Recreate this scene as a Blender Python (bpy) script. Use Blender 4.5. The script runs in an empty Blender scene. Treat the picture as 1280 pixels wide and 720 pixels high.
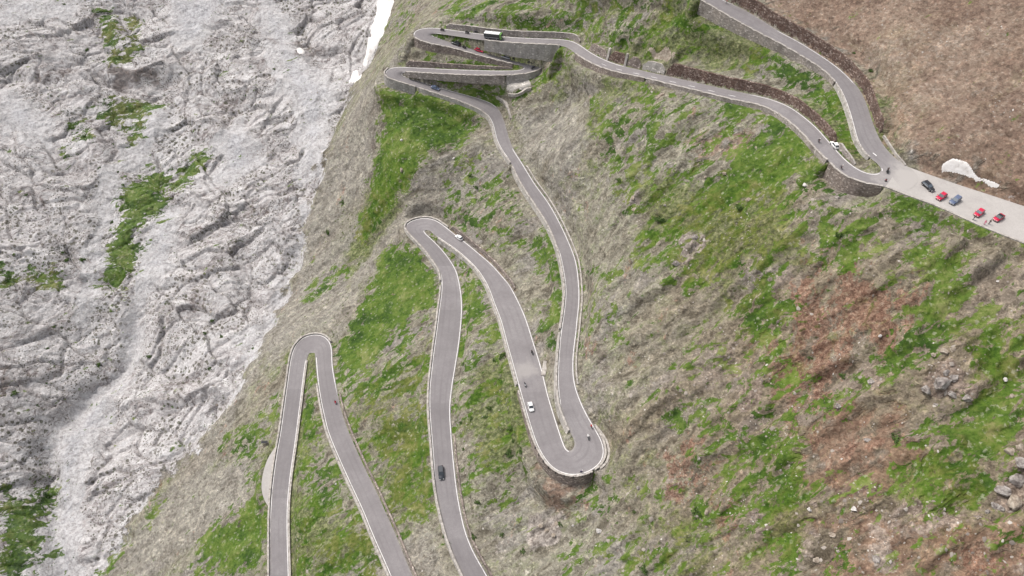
import bpy, bmesh, math, random
import numpy as np
from mathutils import Vector, Matrix
R = math.radians
random.seed(7)
rng = np.random.default_rng(11)
scene = bpy.context.scene
col = scene.collection

# ------------------------------------------------------------------ camera
CAMZ = 300.0
FPX = 900.0            # focal length in pixels of a 1280 px wide picture
PITCH = R(49.0)
SP, CP = math.sin(PITCH), math.cos(PITCH)
cam_d = bpy.data.cameras.new('camera')
cam = bpy.data.objects.new('camera', cam_d)
col.objects.link(cam)
cam.location = (0, 0, CAMZ)
cam.rotation_euler = (R(90) - PITCH, 0, 0)
cam_d.sensor_width = 36.0
cam_d.lens = FPX / 1280 * 36
cam_d.clip_start = 1.0
cam_d.clip_end = 6000
scene.camera = cam

# ------------------------------------------------------------------ light
SUN_EL, SUN_AZ = R(58), R(-58)      # soft high sun beyond the top of the picture
w = bpy.data.worlds.new('World'); scene.world = w; w.use_nodes = True
nt = w.node_tree; nt.nodes.clear()
sky = nt.nodes.new('ShaderNodeTexSky'); sky.sky_type = 'NISHITA'; sky.sun_disc = False
sky.sun_elevation = SUN_EL; sky.sun_rotation = SUN_AZ
sky.air_density = 1.0; sky.dust_density = 4.0; sky.ozone_density = 1.0
hsv = nt.nodes.new('ShaderNodeHueSaturation'); hsv.inputs['Saturation'].default_value = 0.28
bg = nt.nodes.new('ShaderNodeBackground'); bg.inputs['Strength'].default_value = 0.12
wo = nt.nodes.new('ShaderNodeOutputWorld')
nt.links.new(sky.outputs[0], hsv.inputs['Color']); nt.links.new(hsv.outputs[0], bg.inputs['Color'])
nt.links.new(bg.outputs[0], wo.inputs['Surface'])
sd = bpy.data.lights.new('sun', 'SUN'); sd.energy = 1.5; sd.angle = R(10); sd.color = (1.0, 0.955, 0.90)
sun = bpy.data.objects.new('sun', sd); col.objects.link(sun)
sdir = Vector((math.sin(SUN_AZ) * math.cos(SUN_EL), math.cos(SUN_AZ) * math.cos(SUN_EL), math.sin(SUN_EL)))
sun.rotation_euler = sdir.to_track_quat('Z', 'Y').to_euler()
scene.view_settings.view_transform = 'Standard'
scene.view_settings.look = 'None'
scene.view_settings.exposure = 0.80
scene.view_settings.gamma = 1.0
scene.view_settings.use_curve_mapping = False
scene.render.engine = 'CYCLES'
scene.cycles.max_bounces = 4
scene.cycles.diffuse_bounces = 2

# ------------------------------------------------------------------ projection
def P(u, v, h):
    """world point seen at picture point (u, v) at h metres below the camera"""
    t = (v - 360) / FPX
    d = h / (SP + t * CP)
    return np.array([(u - 640) / FPX * d, (CP - t * SP) * d, CAMZ - h])
def to_px(p):
    p = np.asarray(p, float)
    x, y, z = p[..., 0], p[..., 1], p[..., 2] - CAMZ
    dep = y * CP - z * SP
    up = y * SP + z * CP
    return np.stack([640 + FPX * x / dep, 360 - FPX * up / dep], -1)

# ------------------------------------------------------------------ road survey: left edge, right edge, height below camera
ROAD = [
 # lower left leg, coming from below
 (338,800,363,800,262),(337,760,361,760,260),
 (337.5,720,361,720,258),(337.5,690,360,690,257),(337.5,665,359.5,665,256.3),(338,640,359.5,640,255.6),(339.5,615,361,615,255),
 (343,585,364.5,585,254),(346.5,562,368,562,253.3),(350.5,540,371,540,252.6),(356,500,376,500,251.3),(360,472,379.5,472,250.4),(363,450,383,448,249.6),
 (366,438,385.5,442,249),(371,429,387,441,248.8),(380,421,389,440.6,248.5),(392,418,391,440.5,248.2),(402.5,419,393,440.6,247.9),(410,424,394,441.2,247.6),
 (414.5,433,394.5,443,247.2),(415,445,395,450,246.9),(416,460,396,464,246.4),(419.5,480,398,482,245.8),(423,500,401,501,245.2),
 (427.5,518,405,520,244.6),(434.5,538,410,540,244),(446,565,420,565,243.2),(457.5,590,431,590,242.4),(470,615,442.5,615,241.7),
 (481,640,454,640,241),(492.5,665,464,665,240.2),(502.5,690,475,690,239.5),(515,720,488,720,238.6),(528,750,500,752,238),(542,785,515,790,237.3),
 # hairpin below the picture
 (558,815,540,835,236.8),(578,820,580,848,236.5),(596,805,622,835,236),(601,780,634,790,235.4),
 (594,750,624,752,234.6),
 (580,720,609,720,233.8),(566,690,592,690,232.8),(557.5,665,582,665,232),(551,640,576,640,231.2),(546,615,571.5,615,230.4),
 (543,590,568.5,590,229.6),(541,565,566,565,228.9),(539,540,564,540,228.2),(536.8,512,562.5,512,227.4),(537,485,565,485,226.7),(539.5,460,569,460,226),
 (542.5,435,573,435,225.4),(546,410,576,410,224.8),(549,385,577.5,385,224.2),(552,362,576,364,223.6),(550.5,340,571,340,223),
 (541,325,562.5,325,222.6),(534,315,555,315,222.3),(525,305,546,305,222),(516,296,537.5,297,221.7),(508,287,530.5,290.5,221.4),
 (506,281,530,288.5,221.2),(510,278,531,287.6,221),(518,274.5,533,287.2,220.8),(528,272.5,535,287.2,220.6),(538,273,538,288,220.4),
 (548,277,541,291,220.1),(560,286,548,297,219.8),(570,294,559,304.5,219.5),(585,305.5,571,313,219.1),(600,318,585,325,218.7),(615,331,597.5,338,218.3),
 (627.5,345,606,351,217.9),(638,358,611,361,217.6),(649,379,618,380,217.2),(658,400,626,401,216.8),(667.5,430,634,431,216.3),(677,461,642.5,461,215.8),
 (684.5,492,651,492,215.3),(693.5,522,660,523,214.8),(702,548,669,551,214.4),(705,556,675.5,565,214.2),(708,562,688,583,214),(713,564.5,705,592.5,213.8),
 (717,561.5,722,594,213.6),(719,556,740,588,213.3),(718.5,551,753,576,213),(717,547,755.5,563,212.6),(713,539,751,548,212.2),
 (708,527,739,528,211.6),(700.5,507,728,507,211),(697.5,482.5,719,482.5,210.3),(697.5,461,716.5,461,209.7),(699,438,717.5,439,209.1),(701,415,720.5,415,208.4),
 (703.8,398,722,398,207.9),(706,380,724,380,207.3),(707,360,724,360,206.6),(702.5,330,720.5,329,205.6),(696,305,712,305,204.6),(685,280,700,279,203.6),
 (669,255,686,254,202.5),(652.5,230,668,229,201.3),(640,205,652,203,199.8),(629,190,641,186,198.8),(621,175,635,170,197.6),(616,155,629,150,195.8),
 (609,143,622,135,193.7),(598,136,611,127.5,192.3),(582,129,595,122,191),(566,123,579,117.5,190),(550,118,562,113,189.1),(532.5,112.5,545,108,188.2),
 (512.5,106,525,101.5,187.2),(496,101,509,97,186.3),(485,97.2,503,94,185.6),(480.5,91.5,502.5,92,185),(485,86,504,90.8,184.4),(497,83.8,507,90.2,183.8),
 (510,84.2,515,90.2,183.3),(535,85.4,535,91.4,182.4),(570,87,570,93.2,181.3),(600,88,600,94.3,180.3),(625,88.5,627,94.2,179.5),(641,88.3,646,93.3,178.9),
 (650,87.6,661,91.2,178.5),(655,85.6,673,87.6,178.2),(655.5,83.6,678,83.4,177.8),(652.5,82,673,79,177.4),(641,79.8,650,74.8,176.9),(626,76.2,634,70.4,176.3),
 (607.5,71.5,613,65.5,175.6),(588,66.3,594,60,175),(570,61,577,54.5,174.5),(554,57.5,562,50.5,174),(540,55,548,46.8,173.6),(528,51.5,541,44.8,173.2),
 (518,46.5,540,43.6,172.9),(516,41.5,541,42.6,172.5),(521,37.2,543,42,172.1),(532.5,35,547,42,171.7),(547,35.2,554,42.8,171.2),(570,38.3,572,45.2,170.5),
 (600,42.2,598,49.2,169.6),(635,46.2,632,53,168.5),(670,48,668,55,167.2),(700,49.2,696,56.3,166),(714,51,708,58.5,165.2),(726,57,717,64.5,164.3),
 (738,65.5,728,72.5,163.2),(757.5,75.5,745,81.5,161.6),(780,83,768,89.5,160),(815,91.2,803,97,157.8),(852.5,99.5,840,106,155.6),(890,108,878,115,153.6),
 (927.5,116,916,124.5,151.9),(958,122.5,950,131.5,150.5),(985,132.5,974,143,149.4),(1006,147,993,157,148.6),(1022,161,1008,171.5,148),(1037,178,1022,188,147.5),
 (1052,195,1038,203,147),(1066,207.5,1052,217,146.7),(1078,214.5,1068,224.5,146.5),(1088,217.5,1083,229.3,146.4),(1094,217.6,1096,231,146.35),(1098.5,216.6,1112,234,146.3),(1101.5,214.5,1132,238,146.2),
 (1102,211.5,1148,226,146.15),(1100.5,208,1142,213,146.1),(1096,203,1128,205,145.9),(1089,198,1113,193,145.6),(1080,189,1101,178,145.2),(1072,176,1094,163,144.6),(1067.5,160,1089,150,144),
 (1062.5,142,1083.5,133,143.3),(1055,121,1075,114,142.5),(1045,103,1062,98,141.7),(1030,88,1044,82,140.8),(1010,75,1022,67,139.8),(985,60,997,51.5,138.8),
 (962,48,972,38.5,137.8),(940,36.5,949,23.5,136.8),(918,24.5,927,11,135.8),(897,12,906,1,134.9),(876,0,886,-9,134),(850,-14,860,-23,133),(800,-42,808,-52,131),(740,-70,745,-82,129)
]
RD = np.array(ROAD, float)
def catmull(a, sub):
    n = len(a); out = []
    for i in range(n - 1):
        p0, p1, p2, p3 = a[max(i-1, 0)], a[i], a[i+1], a[min(i+2, n-1)]
        for k in range(sub):
            t = k / sub
            out.append(0.5 * ((2*p1) + (-p0+p2)*t + (2*p0-5*p1+4*p2-p3)*t*t + (-p0+3*p1-3*p2+p3)*t**3))
    out.append(a[-1]); return np.array(out)
def gsm(a, s):
    k = np.arange(-int(3*s), int(3*s)+1); g = np.exp(-k*k/(2*s*s)); g /= g.sum()
    pad = len(k)//2
    b = np.concatenate([2*a[0]-a[pad:0:-1], a, 2*a[-1]-a[-2:-pad-2:-1]])
    return np.stack([np.convolve(b[:, j], g, 'valid') for j in range(a.shape[1])], 1)
Lw = np.array([P(r[0], r[1], r[4]) for r in RD]); Rw = np.array([P(r[2], r[3], r[4]) for r in RD])
# spline parameter by arc length so every sample is about 0.9 m apart
def resample(L, Rr):
    both = np.concatenate([L, Rr], 1)
    c = catmull(both, 14)
    mid = (c[:, :3] + c[:, 3:]) / 2
    s1 = np.linalg.norm(np.diff(c[:, :3], axis=0), axis=1); s2 = np.linalg.norm(np.diff(c[:, 3:], axis=0), axis=1)
    s = np.concatenate([[0], np.cumsum(np.maximum(s1, s2))])
    n = int(s[-1] / 0.9)
    q = np.linspace(0, s[-1], n)
    c2 = np.stack([np.interp(q, s, c[:, j]) for j in range(6)], 1)
    c2 = gsm(c2, 2.2)
    return c2[:, :3], c2[:, 3:]
EL, ER = resample(Lw, Rw)
NR = len(EL)
PXL, PXR = to_px(EL), to_px(ER)
# extra paved strips: (top edge px, bottom edge px, h)
PARK = [(1127,205.5,1107,233.0,146.15),(1142,211,1130,242,146.2),(1174,222.5,1155,251,146.2),(1205,233,1180,261,146.25),(1242,245,1224,281,146.3),(1280,257.5,1256,294,146.4),(1330,272,1300,311,146.5),(1400,290,1370,336,146.6)]
PK = np.array(PARK)
PL, PR = resample(np.array([P(r[0], r[1], r[4]) for r in PK]), np.array([P(r[2], r[3], r[4]) for r in PK]))
LAY = [(346,556,350,556,253.3),(335,572,345.5,572,253.7),(328.5,592,342,592,254.4),(326.5,610,340,610,255),(330,625,339.5,625,255.3),(336,634,338.5,636,255.6)]
LY = np.array(LAY)
LL, LR = resample(np.array([P(r[0], r[1], r[4]) for r in LY]), np.array([P(r[2], r[3], r[4]) for r in LY]))

# ------------------------------------------------------------------ terrain survey (picture point, metres below camera)
CT = [(0,0,203),(100,0,206),(200,0,209),(300,0,209),(420,0,206),(468,20,204),(455,80,213),(430,130,222),(500,0,191),(545,0,178),(600,0,164),(650,0,160),(700,0,156),(750,0,150),(800,0,143.5),(845,5,138.5),
 (0,100,220),(200,100,226),(350,100,223),(0,200,235),(120,200,240),(200,200,243),(300,250,248),(400,200,233),(450,190,218),(500,200,205.5),(560,190,201.5),(600,180,199),(570,240,212),(610,250,209),(640,270,206.5),(450,250,229),
 (0,350,254),(150,350,264),(250,350,259),(350,370,261),(380,280,247),(450,350,240),(480,300,231),(420,400,246),
 (0,500,273),(100,500,287),(200,450,274),(290,500,268),(0,600,286),(60,600,293),(230,600,282),(170,600,289),(0,720,294),(60,720,300),(130,720,298),(230,720,280),(290,720,269),(300,640,264),
 (470,400,238),(500,450,233),(480,520,237),(510,560,235),(530,680,236),(600,430,220),(600,500,223.5),(620,560,224),(600,620,227),(650,600,226),(690,640,226),(650,720,230),(740,720,222),(720,640,222.5),
 (960,0,132.5),(1030,0,129),(1100,0,124),(1200,0,119),(1280,0,115),(1100,70,132.5),(1200,100,131),(1280,150,133.5),(1180,180,139),(1280,215,141),(1130,140,138.5),
 (760,40,155),(840,60,149.5),(900,60,146.5),(960,90,145),(1020,125,145.2),
 (720,120,178),(760,150,170),(700,200,187),(760,230,182),(820,160,163),(900,180,160),(960,200,156),(1020,240,153.5),(900,260,170),(820,300,181),(740,300,194),(760,380,195),(980,300,162),
 (780,450,199.5),(780,540,204),(820,600,206),(820,720,211),(900,400,183),(900,550,194),(900,720,202),(1000,400,173),(1000,550,183),(1000,720,191),
 (1100,260,149.5),(1100,400,163),(1100,550,173),(1100,720,180),(1180,320,153),(1280,320,149.5),(1280,400,155),(1200,450,161.5),(1280,550,162),(1280,720,167),(1200,620,168),
 (1280,850,172),(640,850,235),(900,850,206),(200,850,290),(0,850,300),(-150,300,240),(-150,0,195),(-150,600,270),(1430,200,130),(1430,600,155),(1430,330,150)]
pts = [P(*c) for c in CT]
mid = (EL + ER) / 2
pts += list(mid[::9]); pts += list(((PL + PR) / 2)[::12])
pts = np.array(pts)
sc = 100.0
def tps_fit(X, z, lam):
    n = len(X)
    d2 = ((X[:, None] - X[None]) ** 2).sum(-1)
    K = 0.5 * d2 * np.log(d2 + 1e-12) + np.eye(n) * lam
    Pm = np.hstack([np.ones((n, 1)), X])
    A = np.zeros((n+3, n+3)); A[:n, :n] = K; A[:n, n:] = Pm; A[n:, :n] = Pm.T
    return np.linalg.solve(A, np.concatenate([z, np.zeros(3)]))
Xc = pts[:, :2] / sc
wts = tps_fit(Xc, pts[:, 2], 0.0006)
def tps_eval(x, y):
    out = np.empty(x.shape).ravel(); q = np.stack([x.ravel(), y.ravel()], 1) / sc
    for i in range(0, len(q), 40000):
        b = q[i:i+40000]
        d2 = ((b[:, None, :] - Xc[None]) ** 2).sum(-1)
        out[i:i+40000] = (0.5 * d2 * np.log(d2 + 1e-12)) @ wts[:-3] + wts[-3] + b @ wts[-2:]
    return out.reshape(x.shape)

# ------------------------------------------------------------------ numpy noise
_perm = rng.permutation(4096)
def perlin(x, y, seed=0):
    xi, yi = np.floor(x).astype(np.int64), np.floor(y).astype(np.int64)
    xf, yf = x - xi, y - yi
    u, v = xf*xf*xf*(xf*(xf*6-15)+10), yf*yf*yf*(yf*(yf*6-15)+10)
    def g(ix, iy, fx, fy):
        h = _perm[(ix + _perm[(iy + seed * 57) & 4095]) & 4095] * (2*np.pi/4096)
        return np.cos(h)*fx + np.sin(h)*fy
    a = g(xi, yi, xf, yf); b = g(xi+1, yi, xf-1, yf); c = g(xi, yi+1, xf, yf-1); d = g(xi+1, yi+1, xf-1, yf-1)
    return (a*(1-u)+b*u)*(1-v) + (c*(1-u)+d*u)*v
def fbm(x, y, oct=4, seed=0, gain=0.5):
    s, a = 0, 1
    for o in range(oct):
        s = s + a*perlin(x*2**o + 13.7*o, y*2**o - 7.1*o, seed+o); a *= gain
    return s
def ridged(x, y, oct=4, seed=0, gain=0.5):
    s, a = 0, 1
    for o in range(oct):
        s = s + a*(1 - 2.6*np.abs(perlin(x*2**o + 3.7*o, y*2**o + 9.1*o, seed+o))); a *= gain
    return s
def sstep(a, b, x):
    t = np.clip((x-a)/(b-a), 0, 1); return t*t*(3-2*t)

def facets(x, y, seed=0):
    """broken rock faces: each cell is a tilted plane of its own; also gives the distance to the crack between cells"""
    xi, yi = np.floor(x).astype(np.int64), np.floor(y).astype(np.int64)
    b1 = np.full(x.shape, 9.0); b2 = np.full(x.shape, 9.0); hh = np.zeros(x.shape)
    for dx in (-1, 0, 1):
        for dy in (-1, 0, 1):
            h = _perm[(xi+dx + _perm[(yi+dy+seed*31) & 4095]) & 4095]
            px = xi+dx+(h % 61)/61.0; py = yi+dy+((h//61) % 59)/59.0
            d = np.hypot(x-px, y-py)
            ang = h*0.0171; tilt = ((h % 17)/17.0)
            z = (np.cos(ang)*(x-px)+np.sin(ang)*(y-py))*(0.5+tilt) + ((h % 23)/23.0-0.5)*0.9
            hh = np.where(d < b1, z, hh)
            b2 = np.where(d < b1, b1, np.minimum(b2, d)); b1 = np.minimum(b1, d)
    return hh, b2-b1

# ------------------------------------------------------------------ grid
STEP = 0.6
def axis(a, b, lo, hi):
    c = list(np.arange(a, b, STEP)); s = STEP
    f = []; x = c[-1]
    while x < hi: s *= 1.12; x += s; f.append(x)
    s = STEP; g = []; x = a
    while x > lo: s *= 1.12; x -= s; g.append(x)
    return np.array(g[::-1] + c + f)
xs = axis(-300, 190, -900, 800); ys = axis(45, 405, -250, 1100)
GX, GY = np.meshgrid(xs, ys)           # [iy, ix]
# TPS evaluated on every second grid line, then interpolated
BZ = np.empty_like(GX)
sub = slice(None, None, 3)
cz = tps_eval(*np.meshgrid(xs[sub], ys[sub]))
tmp = np.stack([np.interp(xs, xs[sub], row) for row in cz])
BZ = np.stack([np.interp(ys, ys[sub], tmp[:, j]) for j in range(len(xs))], 1)
BASE = BZ.copy()

def bil(A, x, y):
    ix = np.clip(np.searchsorted(xs, x) - 1, 0, len(xs)-2); iy = np.clip(np.searchsorted(ys, y) - 1, 0, len(ys)-2)
    fx = (x - xs[ix])/(xs[ix+1]-xs[ix]); fy = (y - ys[iy])/(ys[iy+1]-ys[iy])
    fx = np.clip(fx, 0, 1); fy = np.clip(fy, 0, 1)
    return (A[iy, ix]*(1-fx)+A[iy, ix+1]*fx)*(1-fy) + (A[iy+1, ix]*(1-fx)+A[iy+1, ix+1]*fx)*fy
def cast(uv, A):
    """where the sight lines through picture points meet the height field A"""
    uv = np.atleast_2d(np.asarray(uv, float))
    t = (uv[:, 1]-360)/FPX
    D = np.stack([(uv[:, 0]-640)/FPX, CP - t*SP, -(SP + t*CP)], 1)
    d = np.full(len(uv), 120.0); done = np.zeros(len(uv), bool)
    for _ in range(1100):
        q = D*d[:, None]
        below = CAMZ + q[:, 2] < bil(A, q[:, 0], q[:, 1])
        done |= below
        d = np.where(done, d, d + 0.5)
        if done.all(): break
    lo, hi = d-0.5, d
    for _ in range(12):
        m = (lo+hi)/2; q = D*m[:, None]
        b = CAMZ + q[:, 2] < bil(A, q[:, 0], q[:, 1])
        hi = np.where(b, m, hi); lo = np.where(b, lo, m)
    q = D*hi[:, None]; q[:, 2] += CAMZ
    return q

# ------------------------------------------------------------------ ground cover areas, outlined on the base slope
def polymask(poly, soft):
    """signed distance to the outline on the ground (positive inside), squashed to -1..1 over soft metres"""
    w_ = cast(poly, BASE)[:, :2]
    M = np.full(GX.shape, -1.0)
    x0, y0 = w_.min(0) - soft - 1; x1, y1 = w_.max(0) + soft + 1
    i0, i1 = np.searchsorted(ys, [y0, y1]); j0, j1 = np.searchsorted(xs, [x0, x1])
    i1 = min(i1+1, len(ys)); j1 = min(j1+1, len(xs))
    X, Y = GX[i0:i1, j0:j1], GY[i0:i1, j0:j1]
    d = np.full(X.shape, 1e9); ins = np.zeros(X.shape, bool)
    n = len(w_)
    for k in range(n):
        a, b = w_[k], w_[(k+1) % n]; e = b-a
        t = np.clip(((X-a[0])*e[0]+(Y-a[1])*e[1])/(e@e+1e-9), 0, 1)
        d = np.minimum(d, np.hypot(X-a[0]-t*e[0], Y-a[1]-t*e[1]))
        c = ((a[1] > Y) != (b[1] > Y))
        with np.errstate(divide='ignore', invalid='ignore'):
            ins ^= c & (X < (b[0]-a[0])*(Y-a[1])/(b[1]-a[1]+1e-12)+a[0])
    M[i0:i1, j0:j1] = np.clip(np.where(ins, d, -d)/soft, -1, 1)
    return M
def union(polys, soft, cap=1.0):
    M = np.full(GX.shape, -1.0)
    for p in polys:
        c = cap
        if isinstance(p[-1], (int, float)): c = p[-1]; p = p[:-1]
        m = polymask(p, soft)
        M = np.maximum(M, np.minimum(m, c))
    return M
GRASS = [
 [(188,208),(200,206),(214,216),(205,236),(212,255),(205,270),(190,275),(178,285),(170,300),(176,312),(165,340),(155,368),(128,368),(132,348),(140,325),(140,302),(150,280),(152,245),(160,230)],
 [(240,190),(262,184),(260,198),(240,222),(222,240),(205,232),(222,215)],
 [(0,602),(14,610),(22,622),(40,618),(52,598),(62,622),(62,640),(45,648),(60,668),(55,690),(40,716),(0,730)],
 [(126,140),(138,124),(150,128),(185,126),(200,132),(182,150),(176,178),(160,178),(148,160),(130,150),0.35],[(120,14),(138,8),(148,30),(150,60),(158,78),(138,84),(134,60),(130,40),0.5],[(154,16),(174,20),(172,44),(176,62),(160,78),(146,84),(154,60),(158,40),0.4],[(88,156),(112,160),(114,176),(98,176),0.2],[(76,184),(90,190),(80,200),0.0],
 [(0,330),(14,335),(20,352),(16,364),(0,364)],[(26,330),(60,340),(80,342),(80,356),(48,360),(38,346),0.3],
 [(480,118),(520,116),(560,122),(594,148),(590,172),(566,188),(545,196),(532,200),(516,228),(500,246),(482,275),(462,300),(448,305),(452,280),(464,240),(468,200),(478,170),(474,140)],
 [(480,312),(500,306),(522,312),(540,335),(549,362),(546,385),(520,398),(490,420),(470,455),(440,470),(420,462),(418,435),(440,405),(455,370),(470,340)],
 [(440,480),(500,455),(500,480),(460,520),(440,510),0.3],
 [(500,520),(535,515),(540,560),(545,620),(535,650),(500,655),(500,620),(485,590),(462,556),(470,540),0.5],
 [(540,298),(560,310),(590,332),(606,365),(612,392),(600,405),(583,420),(575,412),(580,380),(577,345),(560,322),(545,308)],
 [(556,256),(585,262),(600,272),(590,288),(566,276)],[(600,270),(640,288),(660,296),(650,310),(620,300),0.2],
 [(664,297),(690,305),(701,335),(706,370),(703,410),(690,430),(676,410),(680,385),(694,362),(680,330),(665,312)],
 [(387,462),(393,462),(398,500),(401,540),(396,560),(384,566),(377,545),(380,510)],
 [(408,580),(430,585),(432,612),(420,618),(405,600),0.4],
 [(370,590),(398,580),(420,600),(400,640),(375,640),0.3],[(420,660),(445,640),(470,670),(475,700),(450,720),(400,720),0.3],[(375,660),(385,640),(392,720),(378,720),0.5],
 [(250,684),(270,655),(300,640),(332,622),(336,660),(325,700),(300,720),(236,720),(248,700)],
 [(312,592),(325,588),(323,618),(314,612)],[(130,716),(144,690),(158,684),(146,708),(134,726)],[(178,648),(200,622),(206,626),(186,650),0.3],
 [(280,560),(290,545),(320,530),(340,500),(348,510),(335,550),(300,580),0.1],
 [(640,22),(690,24),(720,30),(716,40),(650,38),0.3],[(724,0),(764,0),(745,18),(738,30),(716,26),(716,12)],[(776,0),(792,0),(772,20),(766,16)],
 [(836,22),(860,18),(870,34),(856,46),(838,40),0.3],[(886,22),(902,30),(906,48),(892,52),0.4],[(560,10),(640,12),(640,22),(570,20),0.0],
 [(955,66),(985,84),(1020,96),(1042,112),(1054,142),(1064,170),(1082,200),(1070,204),(1052,180),(1034,148),(1005,112),(970,98),(930,84)],
 [(790,98),(816,104),(816,118),(798,118)],[(866,114),(890,118),(930,132),(966,142),(985,158),(975,168),(940,150),(905,160),(890,150),(900,135)],
 [(966,142),(1000,168),(1024,200),(1044,236),(1030,250),(990,232),(960,245),(925,262),(880,284),(856,276),(862,250),(895,228),(920,190),(950,170),(960,160)],
 [(746,152),(796,150),(826,160),(816,184),(796,176),(760,168),0.3],[(780,200),(810,188),(836,180),(812,214),(784,222),0.4],[(746,170),(775,186),(760,200),0.1],
 [(680,84),(706,64),(713,66),(706,82),(680,104),(655,124),(642,128),(640,116),(662,100)],
 [(1112,246),(1140,250),(1180,266),(1220,284),(1256,298),(1250,306),(1200,298),(1150,296),(1118,284),(1104,278),(1090,300),(1070,326),(1062,352),(1045,340),(1050,300),(1074,276),(1096,262)],
 [(1262,296),(1282,304),(1282,324),(1262,316),0.4],
 [(1040,270),(1062,290),(1062,345),(1046,350),(1020,310),(1010,290),0.2],
 [(1128,312),(1160,306),(1200,352),(1206,376),(1190,420),(1160,440),(1130,470),(1096,484),(1064,492),(1070,474),(1110,440),(1150,400),(1152,368),(1118,330)],
 [(1216,395),(1260,420),(1282,432),(1282,470),(1250,440),(1220,420)],
 [(1228,380),(1242,392),(1250,414),(1238,416),(1226,396)],
 [(1210,450),(1240,440),(1284,462),(1284,552),(1258,588),(1228,600),(1200,585),(1160,560),(1130,555),(1146,535),(1200,520),(1222,490)],
 [(1170,560),(1230,600),(1230,640),(1190,640),(1150,610),0.15],[(940,350),(968,344),(985,400),(972,440),(948,446),(926,420),(918,396),0.3],
 [(900,534),(930,540),(948,530),(980,540),(992,566),(984,590),(962,600),(948,580),(925,588),(908,560),0.5],
 [(934,586),(990,600),(992,640),(968,650),(956,690),(944,650),(910,650),(900,636),0.25],[(866,634),(884,632),(880,660),(868,662)],[(1000,500),(1010,490),(1060,498),(1040,512),(1010,530),0.2],
 [(748,640),(768,642),(768,654),(752,658)],[(800,690),(832,690),(836,722),(806,722),0.3],[(966,690),(990,680),(1000,722),(966,722),0.3],[(1026,690),(1042,686),(1050,722),(1030,722),0.3],
 [(640,500),(655,570),(650,590),(636,560),0.0],[(590,495),(640,470),(636,505),(600,530),0.1],[(586,560),(625,530),(610,600),(590,610),0.0],
 [(380,380),(395,350),(430,330),(430,345),(400,372),0.0],
 [(560,-10),(860,-10),(900,40),(860,70),(760,50),(720,42),(560,28),-0.02],[(740,130),(960,140),(1000,300),(900,330),(780,260),-0.12],[(820,280),(1000,260),(980,340),(860,360),(780,340),-0.06],[(990,245),(1060,270),(1120,310),(1050,340),(980,320),0.0],
 [(420,460),(535,400),(540,640),(500,660),(450,560),-0.02],[(590,400),(640,420),(660,560),(640,640),(580,600),(570,480),-0.2],[(370,560),(440,600),(490,700),(460,725),(370,725),-0.02],[(640,200),(720,330),(800,420),(720,440),(700,300),-0.35],
 [(880,420),(960,440),(1000,520),(900,620),(820,500),-0.18],[(900,620),(1100,600),(1280,640),(1280,720),(900,720),-0.42],[(1100,300),(1280,320),(1280,420),(1120,400),-0.25],[(580,190),(640,230),(660,300),(580,270),(560,230),-0.1],[(740,600),(860,620),(900,720),(700,720),-0.3],[(500,10),(520,0),(515,30),(492,50),(485,40),-0.05],[(560,340),(575,330),(580,350),0.2],
 [(880,110),(900,110),(900,120),(880,120),0.4],[(1110,600),(1180,570),(1200,580),(1190,640),(1120,640),0.15],
 [(536,42.5),(560,46),(600,52),(590,53),(556,47.5)],[(532,71),(560,75),(620,81),(648,85),(646,88),(600,84),(548,76)],[(540,94),(570,99),(610,112),(623,117),(600,118),(570,107),(545,98)],
]
ROCK = [[(-300,-200),(520,-200),(486,-40),(476,30),(462,78),(444,100),(424,150),(400,215),(384,270),(372,320),(352,376),(326,430),(292,492),(258,536),(218,590),(168,650),(128,722),(100,860),(-300,860)],]
OUT = [[(1000,640),(1280,660),(1290,725),(980,725),-0.15],[(900,420),(960,440),(960,560),(900,540),-0.2],[(730,400),(860,420),(860,520),(760,520),-0.3],[(860,560),(940,640),(900,720),(700,720),(780,620),-0.3],[(1146,478),(1172,460),(1192,466),(1196,490),(1212,500),(1212,508),(1180,508),(1142,498),0.6],[(1266,550),(1300,540),(1300,655),(1262,648),(1238,644),(1230,618),(1252,592)],
 [(1090,645),(1160,632),(1192,660),(1120,684),0.1],[(930,652),(950,642),(960,672),(937,688),0.3],[(1162,438),(1176,430),(1200,438),(1186,448),0.3],
 [(662,645),(702,642),(700,680),(664,686),0.3],[(840,302),(868,292),(884,306),(862,338),(838,330),0.3],[(1070,474),(1092,480),(1085,496),(1066,488),0.2],[(786,240),(802,242),(800,268),(784,262),0.3],
 [(1080,690),(1104,684),(1110,712),(1084,716),0.4],[(915,500),(945,480),(950,510),(925,530),0.2]]
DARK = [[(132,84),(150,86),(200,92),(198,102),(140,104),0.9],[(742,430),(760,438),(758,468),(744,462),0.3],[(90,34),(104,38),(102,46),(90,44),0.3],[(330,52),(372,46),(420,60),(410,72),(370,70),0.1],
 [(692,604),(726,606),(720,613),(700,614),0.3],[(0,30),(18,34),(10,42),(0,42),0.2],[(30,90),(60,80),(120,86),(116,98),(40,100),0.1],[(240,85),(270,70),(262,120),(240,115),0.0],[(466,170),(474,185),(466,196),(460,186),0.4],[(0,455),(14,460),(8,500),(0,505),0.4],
 [(730,120),(748,150),(742,165),(730,140),0.1],[(1020,620),(1080,612),(1100,628),(1060,634),0.3],[(846,330),(868,326),(866,344),(842,344),0.3]]
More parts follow.
